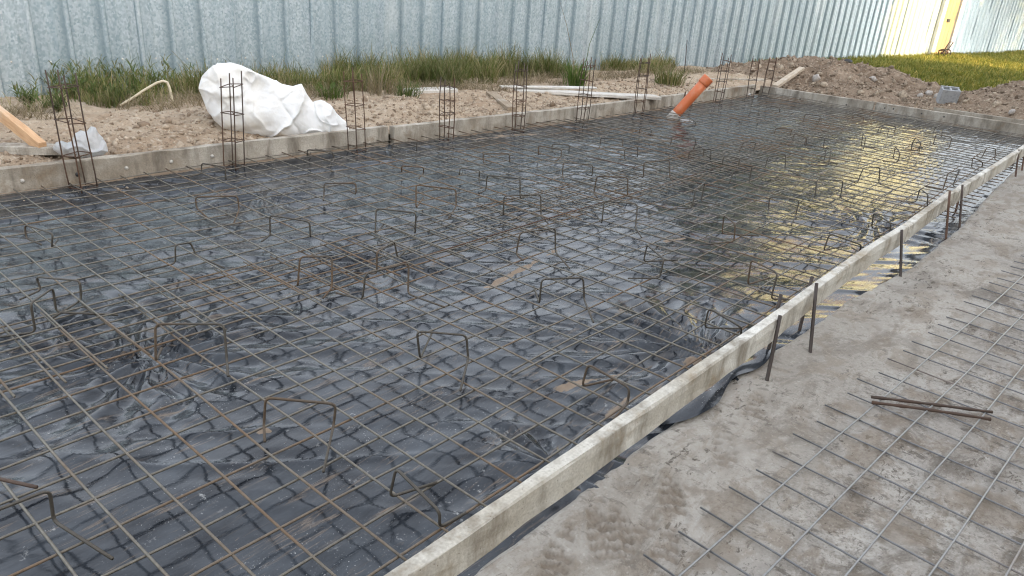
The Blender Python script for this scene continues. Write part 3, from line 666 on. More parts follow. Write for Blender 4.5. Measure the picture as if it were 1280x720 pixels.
for k, c in enumerate(CH):
    a = at_z(*c[2], 0.004); b = at_z(*c[3], 0.004)
    mid = (a + b) / 2; d = b - a; L = np.hypot(d[0], d[1])
    if not 0.12 < L < 0.30: d = d / L * min(max(L, 0.13), 0.26); a = mid - d / 2; b = mid + d / 2; L = np.hypot(d[0], d[1])
    za = min(max(height_over(a[0], a[1], c[0][1]), 0.075), 0.15); zb = min(max(height_over(b[0], b[1], c[1][1]), 0.075), 0.15)
    ta = at_z(*c[0], za); tb = at_z(*c[1], zb)
    if np.hypot(*(ta - a)[:2]) > 0.05: ta = a + (ta - a) * 0.05 / np.hypot(*(ta - a)[:2])
    if np.hypot(*(tb - b)[:2]) > 0.05: tb = b + (tb - b) * 0.05 / np.hypot(*(tb - b)[:2])
    ta[2] = za; tb[2] = zb
    nrm = np.array([-d[1], d[0], 0]) / L
    sgn = 1 if k % 2 else -1
    def foot(i, base, s):
        if len(c) > i and c[i] is not None:
            q = at_z(*c[i], 0.012); l_ = np.hypot(*(q - base)[:2])
            if l_ > 0.24: q = base + (q - base) * 0.24 / l_
            q[2] = 0.012; return q
        q = base + nrm * s * (0.11 + 0.03 * math.sin(k * 3.1)) + d / L * 0.02 * math.sin(k * 7); q[2] = 0.012; return q
    fa = foot(4, a, sgn); fb = foot(5, b, -sgn)
    a = a.copy(); b = b.copy(); a[2] = 0.014; b[2] = 0.014
    org = Vector(((a[0] + b[0]) / 2, (a[1] + b[1]) / 2, 0.0))
    path = rounded([Vector(p) - org for p in (fa, a, ta, tb, b, fb)], 0.022, 4)
    o = MB().tube(path, 0.0046, 6).build('mesh_support', M['chair_steel'], smooth=True, loc=org)
    hgt_ = 'tall' if max(za, zb) > 0.125 else 'low' if max(za, zb) < 0.095 else 'medium height'
    look = 'lopsided' if abs(za - zb) > 0.028 else 'wide' if L > 0.21 else 'narrow' if L < 0.15 else 'plain'
    where = ('beside the orange pipe' if (org.x - 7.9) ** 2 + (org.y - 4.3) ** 2 < 0.9 else 'at the foot of the concrete edge planks' if org.y > float(beam_y(org.x)) - 0.55 else 'close to the far edge planks' if org.x > 9.6
             else 'hard by the form boards' if org.y < 1.45 else 'a step in from the form boards' if org.y < 2.1 else 'where two mesh sheets overlap' if 2.45 < org.y < 3.0 or 5.9 < org.x < 6.6 else 'on the mesh half by the white sack' if org.x < 5.9 and org.y >= 3.0 else 'on the mesh near the overlap' if org.y < 3.3 else 'on the far mesh half by the orange pipe')
    tag(o, '%s %s bent steel bar support standing %s' % (hgt_, look, where), 'mesh support', 'bent bar supports standing on the mesh')

# ------------------------------------------------------------------ column starter cages
CAGES = [((105, 240), 85, 'tall rusty column cage beside the sawn timber and thin white bag', .13), ((291, 213), 88, 'rusty column cage standing in front of the crumpled white sack', .12),
         ((439, 190), 84, 'rusty column cage just past the tail of the white sack, near a plank joint', .12), ((556, 178), 95, 'rusty column cage in front of the grey concrete chunk', .115),
         ((647, 167), 75, 'rusty column cage at the start of the long whitish board', .115), ((722, 155), 70, 'rusty column cage in front of the tallest grass tuft', .115),
         ((785, 143), 65, 'rusty column cage in front of the far end of the long whitish board', .12), ((838, 132), 110, 'very short rusty column cage stub behind the foot of the orange pipe', .11),
         ((884, 128), 65, 'rusty column cage behind the open top of the orange pipe', .12), ((925, 122), 68, 'rusty column cage over the crumpled pale bag near the pit corner', .12),
         ((957, 118), 68, 'rusty column cage at the corner where the far planks start', .12)]
for k, (b, ty, lab, wd) in enumerate(CAGES):
    p = at_z(*b, -0.04); top = height_over(p[0], p[1], ty)
    if k == 10: p[0] -= 0.28
    p[1] = min(p[1], float(beam_y(p[0])) - wd * 0.85)
    r = thing('column_cage', lab, 'rebar cage', (p[0], p[1], -0.05), math.radians(17 + 9 * math.sin(k * 2.2)))
    hgt = top + 0.05; lean = (0.035 * math.sin(k * 1.7) - 0.015, 0.02 * math.cos(k * 2.9))
    h2 = wd * 0.41
    for q, (sx_, sy_) in enumerate(((-1, -1), (1, -1), (1, 1), (-1, 1))):
        hh = hgt * (1 - 0.07 * ((q * 37 + k * 13) % 5) / 4)
        pth = [(sx_ * h2 + lean[0] * s + 0.004 * math.sin(s * 7 + q + k), sy_ * h2 + lean[1] * s + 0.004 * math.cos(s * 6 + q), hh * s) for s in np.linspace(0, 1, 7)]
        MB().tube(pth, 0.0045, 6).build('bar', M['rusty_steel'], r, True)
    nst = 2 if hgt < 0.4 else 4 if k < 3 else 5
    for q in range(nst):
        z = hgt * ((0.06 + 0.80 * q / (nst - 1)) if nst > 2 else (0.15 + 0.4 * q)); s = z / hgt; e = h2 + 0.008
        tl = 0.012 * math.sin(q * 2.3 + k)
        ox, oy = lean[0] * s, lean[1] * s
        ring = [(-e + ox, -e + oy, z), (e + ox, -e + oy, z + tl), (e + ox, e + oy, z), (-e + ox, e + oy, z - tl), (-e + ox, -e + oy - 0.002, z + 0.006), (-e + 0.045 + ox, -e + 0.045 + oy, z + 0.008)]
        MB().tube(rounded(ring, 0.012, 2), 0.0034, 5).build('stirrup', M['rusty_steel'], r, True)

# ------------------------------------------------------------------ edge planks
def edge_plank(name, p0, p1, thick, z0, z1, mat, label, cat, seed, bow=0.0, group=None, flip=False, rough=0.004):
    d = np.array(p1) - np.array(p0); L = float(np.hypot(*d))
    o = obj(name, plank_mesh(name, L, thick, z1 - z0, seed, max(10, int(L * 9)), rough, bow), mat)
    o.location = (p0[0], p0[1], z0); o.rotation_euler = (0, 0, math.atan2(d[1], d[0]))
    return tag(o, label, cat, group)
def disc(parent, name, x, z, r, mat, depth=0.006, face=-1):
    """short round stud on the local Y=0 face"""
    ys = -depth if face < 0 else 0
    v, f = tube([(x, 0.004, z), (x, -depth, z)], [r, r * 0.85], 10); MB().add(v, f).build(name, mat, parent, True)
E1 = edge_plank('edge_plank', (-0.6, 5.10), (4.14, 4.905), 0.065, -0.075, 0.13, M['edge_concrete'], 'weathered concrete edge plank with round plugs in front of the white sack', 'edge plank', 1)
E2 = edge_plank('edge_plank', (4.17, 4.868), (6.79, 4.712), 0.065, -0.075, 0.128, M['edge_concrete'], 'pale concrete edge plank between the white sack and the tall grass tuft', 'edge plank', 2)
E3 = edge_plank('edge_plank', (6.81, 4.715), (11.02, 4.648), 0.065, -0.075, 0.128, M['edge_concrete'], 'pale concrete edge plank running behind the orange pipe to the pit corner', 'edge plank', 3)
E4 = edge_plank('edge_plank', (11.10, 4.62), (11.26, 3.02), 0.06, -0.07, 0.115, M['edge_concrete'], 'brown stained concrete edge plank below the dug soil heap', 'edge plank', 4)
E4.rotation_euler[2] = math.atan2(3.02 - 4.62, 0.16)
E5 = edge_plank('edge_plank', (11.27, 3.0), (11.36, 0.80), 0.06, -0.07, 0.115, M['edge_concrete'], 'grey concrete edge plank with a row of holes below the hollow block', 'edge plank', 5)
E6 = edge_plank('edge_plank', (11.42, 2.3), (11.60, 0.30), 0.05, 0.0, 0.15, M['edge_concrete'], 'second concrete plank standing close behind the far edge plank', 'edge plank', 6)
for E_, pts, mat, rr in ((E1, [(158, 210), (214, 202), (265, 195), (28, 226), (405, 188)], M['white_board'], .013), (E1, [(97, 218)], M['black'], .016),
                     (E4, [(1000, 124), (1027, 127), (1058, 131), (1078, 136)], M['black'], .011), (E5, [(1117, 136), (1106, 135), (1152, 142), (1180, 146)], M['black'], .011)):
    ang = E_.rotation_euler[2]; dirv = np.array([math.cos(ang), math.sin(ang), 0]); nn = np.array([-math.sin(ang), math.cos(ang), 0])
    for px, py in pts:
        P = at_plane(px, py, np.array(E_.location), nn); lx_ = (P - np.array(E_.location)) @ dirv; lz = P[2] - E_.location[2]
        if 0.03 < lz < 0.18: disc(E_, 'plug' if mat is not M['black'] else 'painted_hole', lx_, lz, rr, mat, 0.008 if mat is not M['black'] else 0.0045)  # black discs painted in for the dark inside of bolt holes
# outer line of planks behind the corner
p = at_z(858, 101, 0.08); q = at_z(960, 109, 0.08)
edge_plank('edge_plank', (p[0], p[1]), (12.0, 4.93), 0.05, -0.02, 0.12, M['edge_concrete'], 'thin concrete plank set behind the pit corner, beside grass', 'edge plank', 7)

# form boards with pegs on the near side
BZ0, BZ1 = 0.095, 0.20
def fb(x0, y0_, x1, y1_, lab, seed, bow=0.0, z0=BZ0, z1=BZ1):
    return edge_plank('form_board', (x0, y0_), (x1, y1_), 0.042, z0, z1, M['form_board'], lab, 'form board', seed, bow, rough=0.0035)
fb(0.2, 0.912, 2.86, 0.908, 'cement splashed form board at the near end, its near end unsupported', 11)
fb(2.865, 0.908, 4.76, 0.912, 'cement splashed form board between two pairs of pegs and a single peg', 12, 0.012)
fb(4.765, 0.908, 6.02, 0.926, 'short cement splashed form board just past the single peg', 13)
fb(6.025, 0.905, 6.35, 0.915, 'very short form board piece bridging a joint between pegs', 14)
fb(6.355, 0.915, 10.9, 0.872, 'longest cement splashed form board running to the far planks', 15, -0.01)
PEGS = [((958, 478), (978, 398), .902), ((955, 466), (975, 374), .965), ((1012, 443), (1026, 357), .902), ((1001, 436), (1014, 351), .965), ((1125, 348), (1139, 284), .902), ((1182, 298), (1194, 239), .902),
        ((1189, 284), (1202, 236), .958), ((1199, 284), (1212, 229), .899), ((1260, 222), (1266, 203), .965), ((1269, 222), (1279, 186), .893), ((1277, 214), (1285, 187), .888)]
for b, tp, yy in PEGS:
    p = at_z(*b, -0.03); q = at_y(*tp, yy)
    q[2] = min(q[2], 0.30); p[1] = min(p[1], yy - 0.01); 
    if yy > 0.95: p = np.array([q[0] - 0.03, yy - 0.012, -0.02])
    if abs(q[0] - p[0]) > 0.12: q[0] = p[0] + math.copysign(0.12, q[0] - p[0])
    org = Vector((p[0], p[1], -0.02)); qq = Vector(q) - org
    pth = [qq * s for s in (-0.15, 0, 0.35, 0.7, 1.09)]
    tag(MB().tube(pth, 0.0078, 7).build('steel_peg', M['dark_steel'], smooth=True, loc=org), ('dark steel peg standing on the pit side of a form board' if yy > 0.95 else 'lone dark steel peg bracing a form board midway, no second peg near' if 1120 < b[0] < 1130 else 'dark steel peg driven into the floor outside a form board, one of a cluster'), 'peg', 'pegs holding the form boards')

# two rusty rods on the floor
for k, (a, b, lab) in enumerate((((1089, 497), (1240, 516), 'rough rusty rod lying on the floor mesh, the straighter of two'), ((1090, 504), (1238, 525), 'bent dark rusty rod lying on the floor beside the straighter one'))):
    p = at_z(*a, 0.0); q = at_z(*b, 0.0)
    pth = [tuple(p * (1 - s) + q * s + np.array([0, (0.012 if k else 0.004) * math.sin(s * 3.1), 0.003])) for s in np.linspace(0, 1, 12)]
    tag(MB().tube(pth, [0.0062 + 0.0016 * math.sin(i * 2.3 + k) for i in range(12)], 7).build('rusty_rod', M['rusty_steel'], smooth=True), lab, 'rod')

# ------------------------------------------------------------------ orange pipe
p = at_z(838, 150, -0.05); top = at_plane(886, 97, p, fwd0)
org = Vector(p); ax = Vector(top - p)
r = thing('drain_pipe', 'orange plastic drain pipe leaning up out of the mesh', 'pipe', org)
def hollow(path, ro, ri, n=20):
    v, f = tube(path, ro, n, False); v2, f2 = tube(path, ri, n, False); m = len(v); N = len(path)
    f = list(f) + [tuple(reversed([i + m for i in q])) for q in f2]
    for k in range(n):
        k2 = (k + 1) % n; a = (N - 1) * n
        f.append((a + k, a + k2, m + a + k2, m + a + k)); f.append((k2, k, m + k, m + k2))
    return v + v2, f
R_ = 0.060
v, f = hollow([ax * s for s in (0.0, 0.3, 0.6, 0.86)], R_, R_ - 0.005); MB().add(v, f).build('tube', M['pvc'], r, True)
v, f = hollow([ax * s for s in (0.84, 0.86, 0.885, 0.975, 1.0)], [R_ + .001, R_ + 0.006, R_ + 0.008, R_ + 0.008, R_ + 0.006], [R_ - 0.002] * 5); MB().add(v, f).build('socket', M['pvc'], r, True)
v, f = tube([ax * s for s in (-0.02, 0.05, 0.10, 0.155, 0.16)], [R_ + .007, R_ + .005, R_ + .004, R_ + .003, R_ + 0.001], 18); MB().add(v, f).build('cement_collar', M['tape'], r, True)

# ------------------------------------------------------------------ crumpled sheets
def crumple(name, mat, outline_top, outline_bot, depth, plane_pt, nrm_, nu, nv, seed, amp):
    """inflated bag: silhouette in an upright plane, bulged to both sides, folded"""
    nrm_ = np.array(nrm_, float); nrm_ /= np.linalg.norm(nrm_); tx = np.array([-nrm_[1], nrm_[0], 0.0])
    def loc(pts): 
        r_ = []
        for px, py in pts:
            P = at_plane(px, py, plane_pt, nrm_); r_.append(((P - plane_pt) @ tx, P[2]))
        r_ = np.array(r_); return r_[np.argsort(r_[:, 0])]
    Tn = loc(outline_top); Bn = loc(outline_bot)
    u0 = max(Tn[0, 0], Bn[0, 0]); u1 = min(Tn[-1, 0], Bn[-1, 0])
    V = []; 
    for i in range(nu + 1):
        u = u0 + (u1 - u0) * i / nu
        zt = np.interp(u, Tn[:, 0], Tn[:, 1]); zb_ = np.interp(u, Bn[:, 0], Bn[:, 1])
        endf = math.sqrt(max(0.02, 1 - (2 * i / nu - 1) ** 4))
        for j in range(nv):
            ph = 2 * math.pi * j / nv
            z = (zt + zb_) / 2 + (zt - zb_) / 2 * math.sin(ph); dn = math.copysign(abs(math.cos(ph)) ** 0.75, math.cos(ph)) * depth * endf * (0.55 + 0.45 * (zt - zb_) / 0.5)
            dn *= 1.15 - 0.35 * math.sin(ph)
            V.append((u, dn, z, ph))
    V = np.array(V); u, dn, z, ph = V.T; ufold = u0 + (u1 - u0) * (1 - 0.36) if tx[0] < 0 else u0 + (u1 - u0) * 0.36
    sd = np.where(np.cos(ph) > 0, 0, 40)
    wv = 0.25 * fbm(u * 3, z * 3 + sd, seed + 5, 3)
    k1 = vnoise((u + wv) * 3.0 + z * 1.5, (z - wv) * 3.0 - u * 1.2 + sd, seed)
    cr = crease((u + wv) * 2.4 + z * 1.6, (z - wv) * 1.7 - u + sd, seed + 9, 0.07) - 0.6 * crease((u - wv) * 3.1 - z * 2.2, (z + wv) * 2.3 + u + sd, seed + 12, 0.14)
    k2 = crease((u + wv) * 6 - z * 3, (z - wv) * 4 + u * 2 + sd, seed + 15, 0.16)
    k3 = lnoise((u + wv) * 9 + z * 4, (z - wv) * 7 - u * 3 + sd, seed + 21) + 0.5 * lnoise((u - wv) * 19 - z * 7, (z + wv) * 15 + sd, seed + 22)
    disp = amp * (k1 * 0.8 + cr * 0.8 + k2 * 0.4 + k3 * (0.55 if name == 'thin_bag' else 0.10))
    if name == 'crumpled_sack': disp = disp - 0.10 * np.exp(-(((u - ufold) / 0.10) ** 2 + ((z - 0.46) / 0.12) ** 2))
    disp = disp * np.clip(np.abs(np.cos(ph)) * 1.6, 0, 1) ** 0.8
    dn = dn + np.sign(np.cos(ph)) * disp; z = z + 0.25 * amp * k2
    P = plane_pt[None, :] * np.array([1, 1, 0]) + u[:, None] * tx + dn[:, None] * (-nrm_) ; P[:, 2] = z
    Fc = []
    for i in range(nu):
        for j in range(nv):
            j2 = (j + 1) % nv; Fc.append((i * nv + j, i * nv + j2, (i + 1) * nv + j2, (i + 1) * nv + j))
    org = P.mean(0); org[2] = P[:, 2].min()
    return obj(name, big_mesh(name, P - org, np.array(Fc)), mat, loc=Vector(org))
pp = np.array([3.1, 5.42, 0.1])
o = crumple('crumpled_sack', M['sack'], [(248.5, 108), (252, 96), (260, 87), (272, 80), (288, 78), (302, 82), (318, 90), (336, 97), (352, 105), (366, 108), (377, 105), (383, 117), (391, 128), (401, 125), (413, 132), (421, 142), (432, 152), (437, 163)],
        [(248.5, 112), (253, 122), (259, 138), (268, 150), (280, 160), (300, 168), (330, 171), (360, 172), (400, 168), (437, 166)], 0.14, pp, [3.1, 5.42, 0], 190, 120, 8, 0.042)
tag(o, 'large crumpled white woven sack lying on the soil behind a column cage', 'sack')
pp = np.array([1.80, 5.26, 0.1])
o = crumple('thin_bag', M['bag'], [(66, 184), (70, 178), (77, 176), (84, 179), (89, 177), (94, 168), (101, 163), (108, 165), (114, 160), (120, 161), (123, 168), (128, 172), (133, 180), (135, 187)], [(66, 187), (76, 193), (95, 196), (115, 197), (128, 194), (135, 189)], 0.075, pp, [1.8, 5.26, 0], 90, 70, 17, 0.04)
tag(o, 'thin translucent white plastic bag crumpled behind the first concrete plank', 'bag')
pp = at_z(929, 117, 0.0); pp[1] -= 0.02
o = crumple('pale_bag', M['bag'], [(921, 120), (926, 117), (933, 115), (939, 117)], [(921, 122), (928, 124), (935, 122), (939, 119)], 0.05, pp, [pp[0], pp[1], 0], 24, 20, 25, 0.015)
tag(o, 'small crumpled pale bag at the pit corner under a column cage', 'bag')
pp = at_z(858, 152, -0.03)
o = crumple('pale_wrapper', M['bag'], [(848, 151), (852, 149), (860, 149), (866, 152)], [(848, 153), (856, 155), (862, 155), (866, 153)], 0.06, pp, [pp[0], pp[1], 0], 24, 20, 28, 0.012)
tag(o, 'small pale plastic wrapper lying beside the foot of the orange pipe', 'wrapper')

# ------------------------------------------------------------------ loose timber, boards, chunks on the bank
def beam_between(name, p, q, w_, h_, mat, label, cat, seed=0, tilt=0.0):
    p = Vector(p); q = Vector(q); d = q - p; L = d.length
    o = obj(name, plank_mesh(name, L, w_, h_, seed, 14, 0.003), mat)
    rot = d.to_track_quat('X', 'Z'); o.rotation_mode = 'XYZ'; o.rotation_euler = (rot @ Matrix.Rotation(tilt, 3, 'X').to_quaternion()).to_euler(); o.location = p
    return tag(o, label, cat)
a = at_z(58, 190, 0.11); b = at_plane(-6, 138, np.array([1.3, 5.95, 0]), np.array([0.0, 1, 0])); b[2] = min(b[2], 0.55)
beam_between('sawn_timber', a, b + (b - a) * 0.3, 0.05, 0.075, M['timber'], 'orange-brown sawn timber leaning up from behind the first concrete plank', 'timber', 31)
a = at_z(-10, 190, 0.10); b = at_z(82, 192, 0.12); a[2] = 0.085; b[2] = 0.105
beam_between('broken_slab', a, b, 0.14, 0.05, M['edge_concrete'], 'broken grey concrete slab lying along the back of the first plank', 'slab piece', 32)
a = at_z(607, 122, 0.10); b = at_z(634, 140, 0.09)
beam_between('short_plank', (a[0], a[1], 0.12), (b[0], b[1], 0.09), 0.10, 0.05, M['old_wood'], 'short brown weathered plank lying across the soil near a column cage', 'plank', 33)
a = at_z(645, 118, 0.10); b = at_z(835, 128, 0.11)
beam_between('long_board', (a[0], a[1], 0.115), (b[0], b[1] + 0.1, 0.12), 0.20, 0.035, M['white_board'], 'long whitish board lying on the soil behind the edge planks', 'board', 34)
beam_between('thin_board', (a[0] - 0.12, a[1] + 0.12, 0.16), (a[0] + 1.0, a[1] - 0.45, 0.165), 0.10, 0.02, M['white_board'], 'thin split board resting on the long whitish board', 'board', 36)
a = at_z(515, 126, 0.08); b = at_z(572, 124, 0.08)
beam_between('concrete_chunk', (a[0], a[1], 0.07), (b[0], b[1], 0.08), 0.2, 0.11, M['white_board'], 'grey broken concrete chunk half buried at the edge of the grass', 'concrete chunk', 35)
a = at_z(965, 112, 0.09); b = at_z(1012, 98, 0.17)
beam_between('leaning_board', (a[0] + 0.2, a[1], 0.09), (12.75, 4.62, 0.27), 0.09, 0.05, M['tan_wood'], 'pale brown board running from the far plank up into the soil heap', 'board', 37)
# cream strap arching over
a = at_z(150, 132, 0.12); b = at_z(217, 137, 0.13)
pl = (a + b) / 2; nv_ = np.array([pl[0], pl[1], 0]); nv_ = nv_ / np.linalg.norm(nv_)
pth = [Vector(at_plane(x, y, pl, nv_)) for x, y in ((150, 132), (158, 127), (168, 121), (178, 114), (188, 108), (197, 103), (204, 101), (209, 103), (212, 110), (214, 119), (216, 128), (217, 138))]
tag(MB().tube(pth, 0.011, 7).build('bent_strap', M['strap'], smooth=True), 'cream coloured strip bent into an arch over the weeds', 'strip')
# hollow block
p = at_z(1182, 128, 0.07); 
blk = thing('hollow_block', 'grey hollow concrete block standing on the soil heap', 'concrete block', (p[0], p[1], float(mound_z(p[0], p[1])) - 0.02), math.radians(-58))
blk.rotation_euler = (math.radians(17), 0, math.radians(-62)); bw, bd, bh, tk = 0.25, 0.16, 0.23, 0.024
mb = MB()
for y_ in (-bd / 2 + tk / 2, bd / 2 - tk / 2): mb.box((0, y_, bh / 2), (bw, tk, bh))
mb.build('face_shell', M['block'], blk)
for x_ in (-bw / 2 + tk / 2, 0, bw / 2 - tk / 2): MB().box((x_, 0, bh / 2 - 0.004), (tk, bd - 2 * tk, bh - 0.008)).build('web', M['block'], blk)
MB().box((0, 0, 0.02), (bw - 2 * tk, bd - 2 * tk, 0.03)).build('bottom', M['block'], blk)

# ------------------------------------------------------------------ stones and clods
def rock_verts(seed, sub=2):
    import bmesh
    bm = bmesh.new(); bmesh.ops.create_icosphere(bm, subdivisions=sub, radius=1)
    rs = np.random.default_rng(seed); ax_ = rs.uniform(0.6, 1.0, 3)
    V = np.array([v.co[:] for v in bm.verts]); Fc = np.array([[v.index for v in f.verts] for f in bm.faces]); bm.free()
    n = vnoise(V[:, 0] * 1.7 + seed, V[:, 1] * 1.7 + V[:, 2] * 1.3, seed) * 0.5 + 1.6 * lnoise(V[:, 0] * 2.6 + seed, V[:, 1] * 4 + V[:, 2] * 3, seed + 1) * 0.16
    return V * (1 + n)[:, None] * ax_, Fc
ROCKS1 = [rock_verts(s, 1) for s in range(8)]
ROCKS2 = [rock_verts(s + 20, 2) for s in range(8)]
def rock_field(name, pts, sizes, mat, label, cat):
    V = []; Fc = []; n = 0
    for (x, y, z), s in zip(pts, sizes):
        rv, rf = ROCKS1[rng.integers(8)]; a = rng.uniform(0, 6.28); ca, sa = math.cos(a), math.sin(a)
        q = rv * s; q = np.stack([q[:, 0] * ca - q[:, 1] * sa, q[:, 0] * sa + q[:, 1] * ca, q[:, 2] * 0.8], 1) + (x, y, z)
        V.append(q); Fc.append(rf + n); n += len(q)
    tag(obj(name, big_mesh(name, np.concatenate(V), np.concatenate(Fc), False), mat), label, cat, kind='stuff')
N = 5200
x = 0.8 + 10 * rng.beta(1.0, 1.35, N); s = rng.beta(1.1, 2.0, N); y = beam_y(x) + 0.09 + s * 1.35
rock_field('soil_crumbs', np.stack([x, y, soil_z(x, y) + 0.002], 1), np.clip(rng.lognormal(-4.6, 0.6, N), 0.004, 0.045), M['clod'], 'loose sandy crumbs and pebbles on the bank behind the planks', 'soil crumbs')
N = 12000
x = rng.uniform(11.5, 16.8, N); y = rng.uniform(-0.8, 6.3, N); zz = mound_z(x, y); k = (zz > 0.0) & (y < fence_y(x) - 0.1)
rock_field('heap_clods', np.stack([x, y, zz + 0.004], 1)[k], np.clip(rng.lognormal(-4.5, 0.65, N), 0.006, 0.06)[k], M['heap_clod'], 'broken clods and stones covering the dug soil heaps', 'clods')
for k, (px, py, s, mat) in enumerate(((1172, 122, .13, 'stone'), (1160, 118, .11, 'stone'), (1150, 121, .10, 'stone'), (1190, 107, .11, 'stone'), (1128, 122, .14, 'heap_clod'), (1020, 100, .16, 'stone'), (1030, 108, .12, 'heap_clod'), (1075, 117, .10, 'heap_clod'), (1208, 112, .14, 'heap_clod'), (1245, 132, .12, 'heap_clod'), (1265, 142, .10, 'stone'), (1090, 100, .10, 'stone'))):
    P = None
    for tt in np.linspace(11.6, 17, 300):
        d = ray(px, py); q = cam_pos + d * (tt / d[0])
        if q[2] < float(mound_z(q[0], q[1])): P = q; break
    if P is None: continue
    rv, rf = ROCKS2[k % 8]; sz = s * 0.6
    tag(obj('stone' if mat == 'stone' else 'soil_clod', big_mesh('stone', rv * sz, rf, False), M[mat], loc=Vector((P[0], P[1], P[2] + sz * 0.25))), 'pale rough stone lying on the dug soil heap' if mat == 'stone' else 'large brown soil clod lying on the dug soil heap', 'stone' if mat == 'stone' else 'clod', 'stones on the soil heaps' if mat == 'stone' else 'large clods on the soil heaps')
# rubble spilled before the first plank
N = 110
x = rng.uniform(1.15, 2.05, N); y = beam_y(x) - 0.02 - rng.beta(1, 2.5, N) * 0.22
rock_field('plank_rubble', np.stack([x, y, -0.03 + 0 * x], 1), rng.uniform(0.005, 0.017, N), M['clod'], 'crumbled concrete bits spilled in front of the first edge plank', 'rubble')
d = ray(1056, 76); q = cam_pos + d * (14.2 / d[0])
o = crumple('black_bag', M['black'], [(1049, 77), (1052, 74), (1060, 73.5), (1066, 76)], [(1049, 79), (1058, 80), (1066, 78)], 0.12, q, [q[0], q[1], 0], 24, 18, 45, 0.03)
tag(o, 'small black bag lying on top of the dug soil heap', 'bag')

# ------------------------------------------------------------------ grass
def blades(base, hgt, wid, lean_dir, lean, seed=0):
    n = len(base); up_ = np.zeros((n, 3)); up_[:, 2] = 1
    ld = np.stack([np.cos(lean_dir), np.sin(lean_dir), 0 * lean_dir], 1)
    fa = rng.uniform(0, 6.28, n); sd_ = np.stack([np.cos(fa), np.sin(fa), 0 * fa], 1)
    H = hgt[:, None]; W = wid[:, None]; Ln = lean[:, None]
    m1 = base + up_ * H * 0.45 + ld * H * Ln * 0.22; m2 = base + up_ * H * 0.8 + ld * H * Ln * 0.58; tip = base + up_ * H * (1 - 0.28 * np.clip(Ln, 0, 2)) + ld * H * Ln
    V = np.stack([base - sd_ * W, base + sd_ * W, m1 - sd_ * W * .85, m1 + sd_ * W * .85, m2 - sd_ * W * .55, m2 + sd_ * W * .55, tip - sd_ * W * .06, tip + sd_ * W * .06], 1)
    i = np.arange(n)[:, None] * 8
    Fq = np.concatenate([i + np.array([[0, 1, 3, 2]]), i + np.array([[2, 3, 5, 4]]), i + np.array([[4, 5, 7, 6]])])
    return V.reshape(-1, 3), Fq
def grass_obj(name, base, hgt, wid, lean, mat, **kw):
    v, f = blades(base, hgt, wid, rng.uniform(0, 6.28, len(base)), lean)
    return obj(name, big_mesh(name, v, f), mat)
def along(N, x0, x1, q0, q1, dens=None):
    x = rng.uniform(x0, x1, N); q = rng.uniform(0, 1, N); L = fence_y(x) - beam_y(x)
    s = q0 + (q1 - q0) * q; y = beam_y(x) + s * L
    return x, y, s
# tall green band by the fence
N = 60000
x, y, s = along(N, 2.0, 11.5, 0.52, 0.985)
front = np.interp(x, [2, 3, 3.6, 4.5, 5.5, 6.6, 7.6, 8.6, 9.4, 9.7, 11.5], [0.58, 0.55, 0.6, 0.60, 0.52, 0.56, 0.58, 0.58, 0.72, 0.95, 0.7])
dens = sstep(-0.22, 0.22, fbm(x * 1.9, y * 2.2, 201, 3)) * 0.95 + 0.05
k = (s > front + 0.10 * fbm(x * 3, y * 3, 202, 2)) & (rng.uniform(0, 1, N) < dens)
k &= ~((x > 2.0) & (x < 2.75) & (s > 0.80)) & ~((x > 9.3) & (x < 10.3) & (s > 0.6))
x, y = x[k], y[k]; hb = np.interp(x, [2, 2.6, 3.3, 4.2, 5.0, 6.5, 8.5, 9.3, 10.5, 11.5], [0.09, 0.17, 0.23, 0.19, 0.21, 0.26, 0.26, 0.14, 0.19, 0.17]) * (0.75 + 0.5 * (fbm(x * 2, y * 2, 203, 3) + 0.4))
h_ = np.clip(hb * rng.lognormal(0, 0.28, len(x)), 0.04, 0.55)
tag(grass_obj('fence_grass', np.stack([x, y, soil_z(x, y) - 0.01], 1), h_, rng.uniform(0.0022, 0.0048, len(x)), rng.uniform(0.1, 0.9, len(x)), M['grass']), 'dense green and brown grass growing along the foot of the metal fence', 'grass', kind='stuff')
# dry straw at its front edge
N = 15000
x, y, s = along(N, 1.2, 11.4, 0.28, 0.72)
c_ = np.interp(x, [1.2, 3, 4, 5.4, 6, 7.6, 9, 11.4], [0.50, 0.50, 0.56, 0.52, 0.46, 0.50, 0.55, 0.5])
k = (np.abs(s - c_ - 0.05 * fbm(x * 2.5, y * 2.5, 211, 2)) < 0.10) & (fbm(x * 2.2, y * 2.2, 212, 3) > -0.22)
x, y = x[k], y[k]
tag(grass_obj('dry_grass', np.stack([x, y, soil_z(x, y) - 0.005], 1), rng.uniform(0.04, 0.16, len(x)), rng.uniform(0.0018, 0.0035, len(x)), rng.uniform(0.6, 2.2, len(x)), M['straw']), 'dry straw coloured grass litter between the soil and the green grass', 'dry grass', kind='stuff')
# lawn
N = 70000
x = 14.6 + 26 * rng.uniform(0, 1, N) ** 1.3; y = rng.uniform(0, 1, N) * (fence_y(x) - 0.05 + 0.5) - 0.5 + 0.0
k = (fbm(x * 0.9, y * 1.4, 221, 3) > -0.55) & (mound_z(x, y) < np.where(x < 15.3, 0.13, 9))
x, y = x[k], y[k]; fall = sstep(14.3, 15.6, x)
tag(grass_obj('lawn_grass', np.stack([x, y, lawn_z(x, y) * fall - 0.10 * (1 - fall)], 1), rng.uniform(0.04, 0.13, len(x)), rng.uniform(0.005, 0.011, len(x)), rng.uniform(0.1, 0.9, len(x)), M['lawn_blades']), 'short green grass of the lawn running up to the fence beyond the soil heaps', 'grass', kind='stuff')
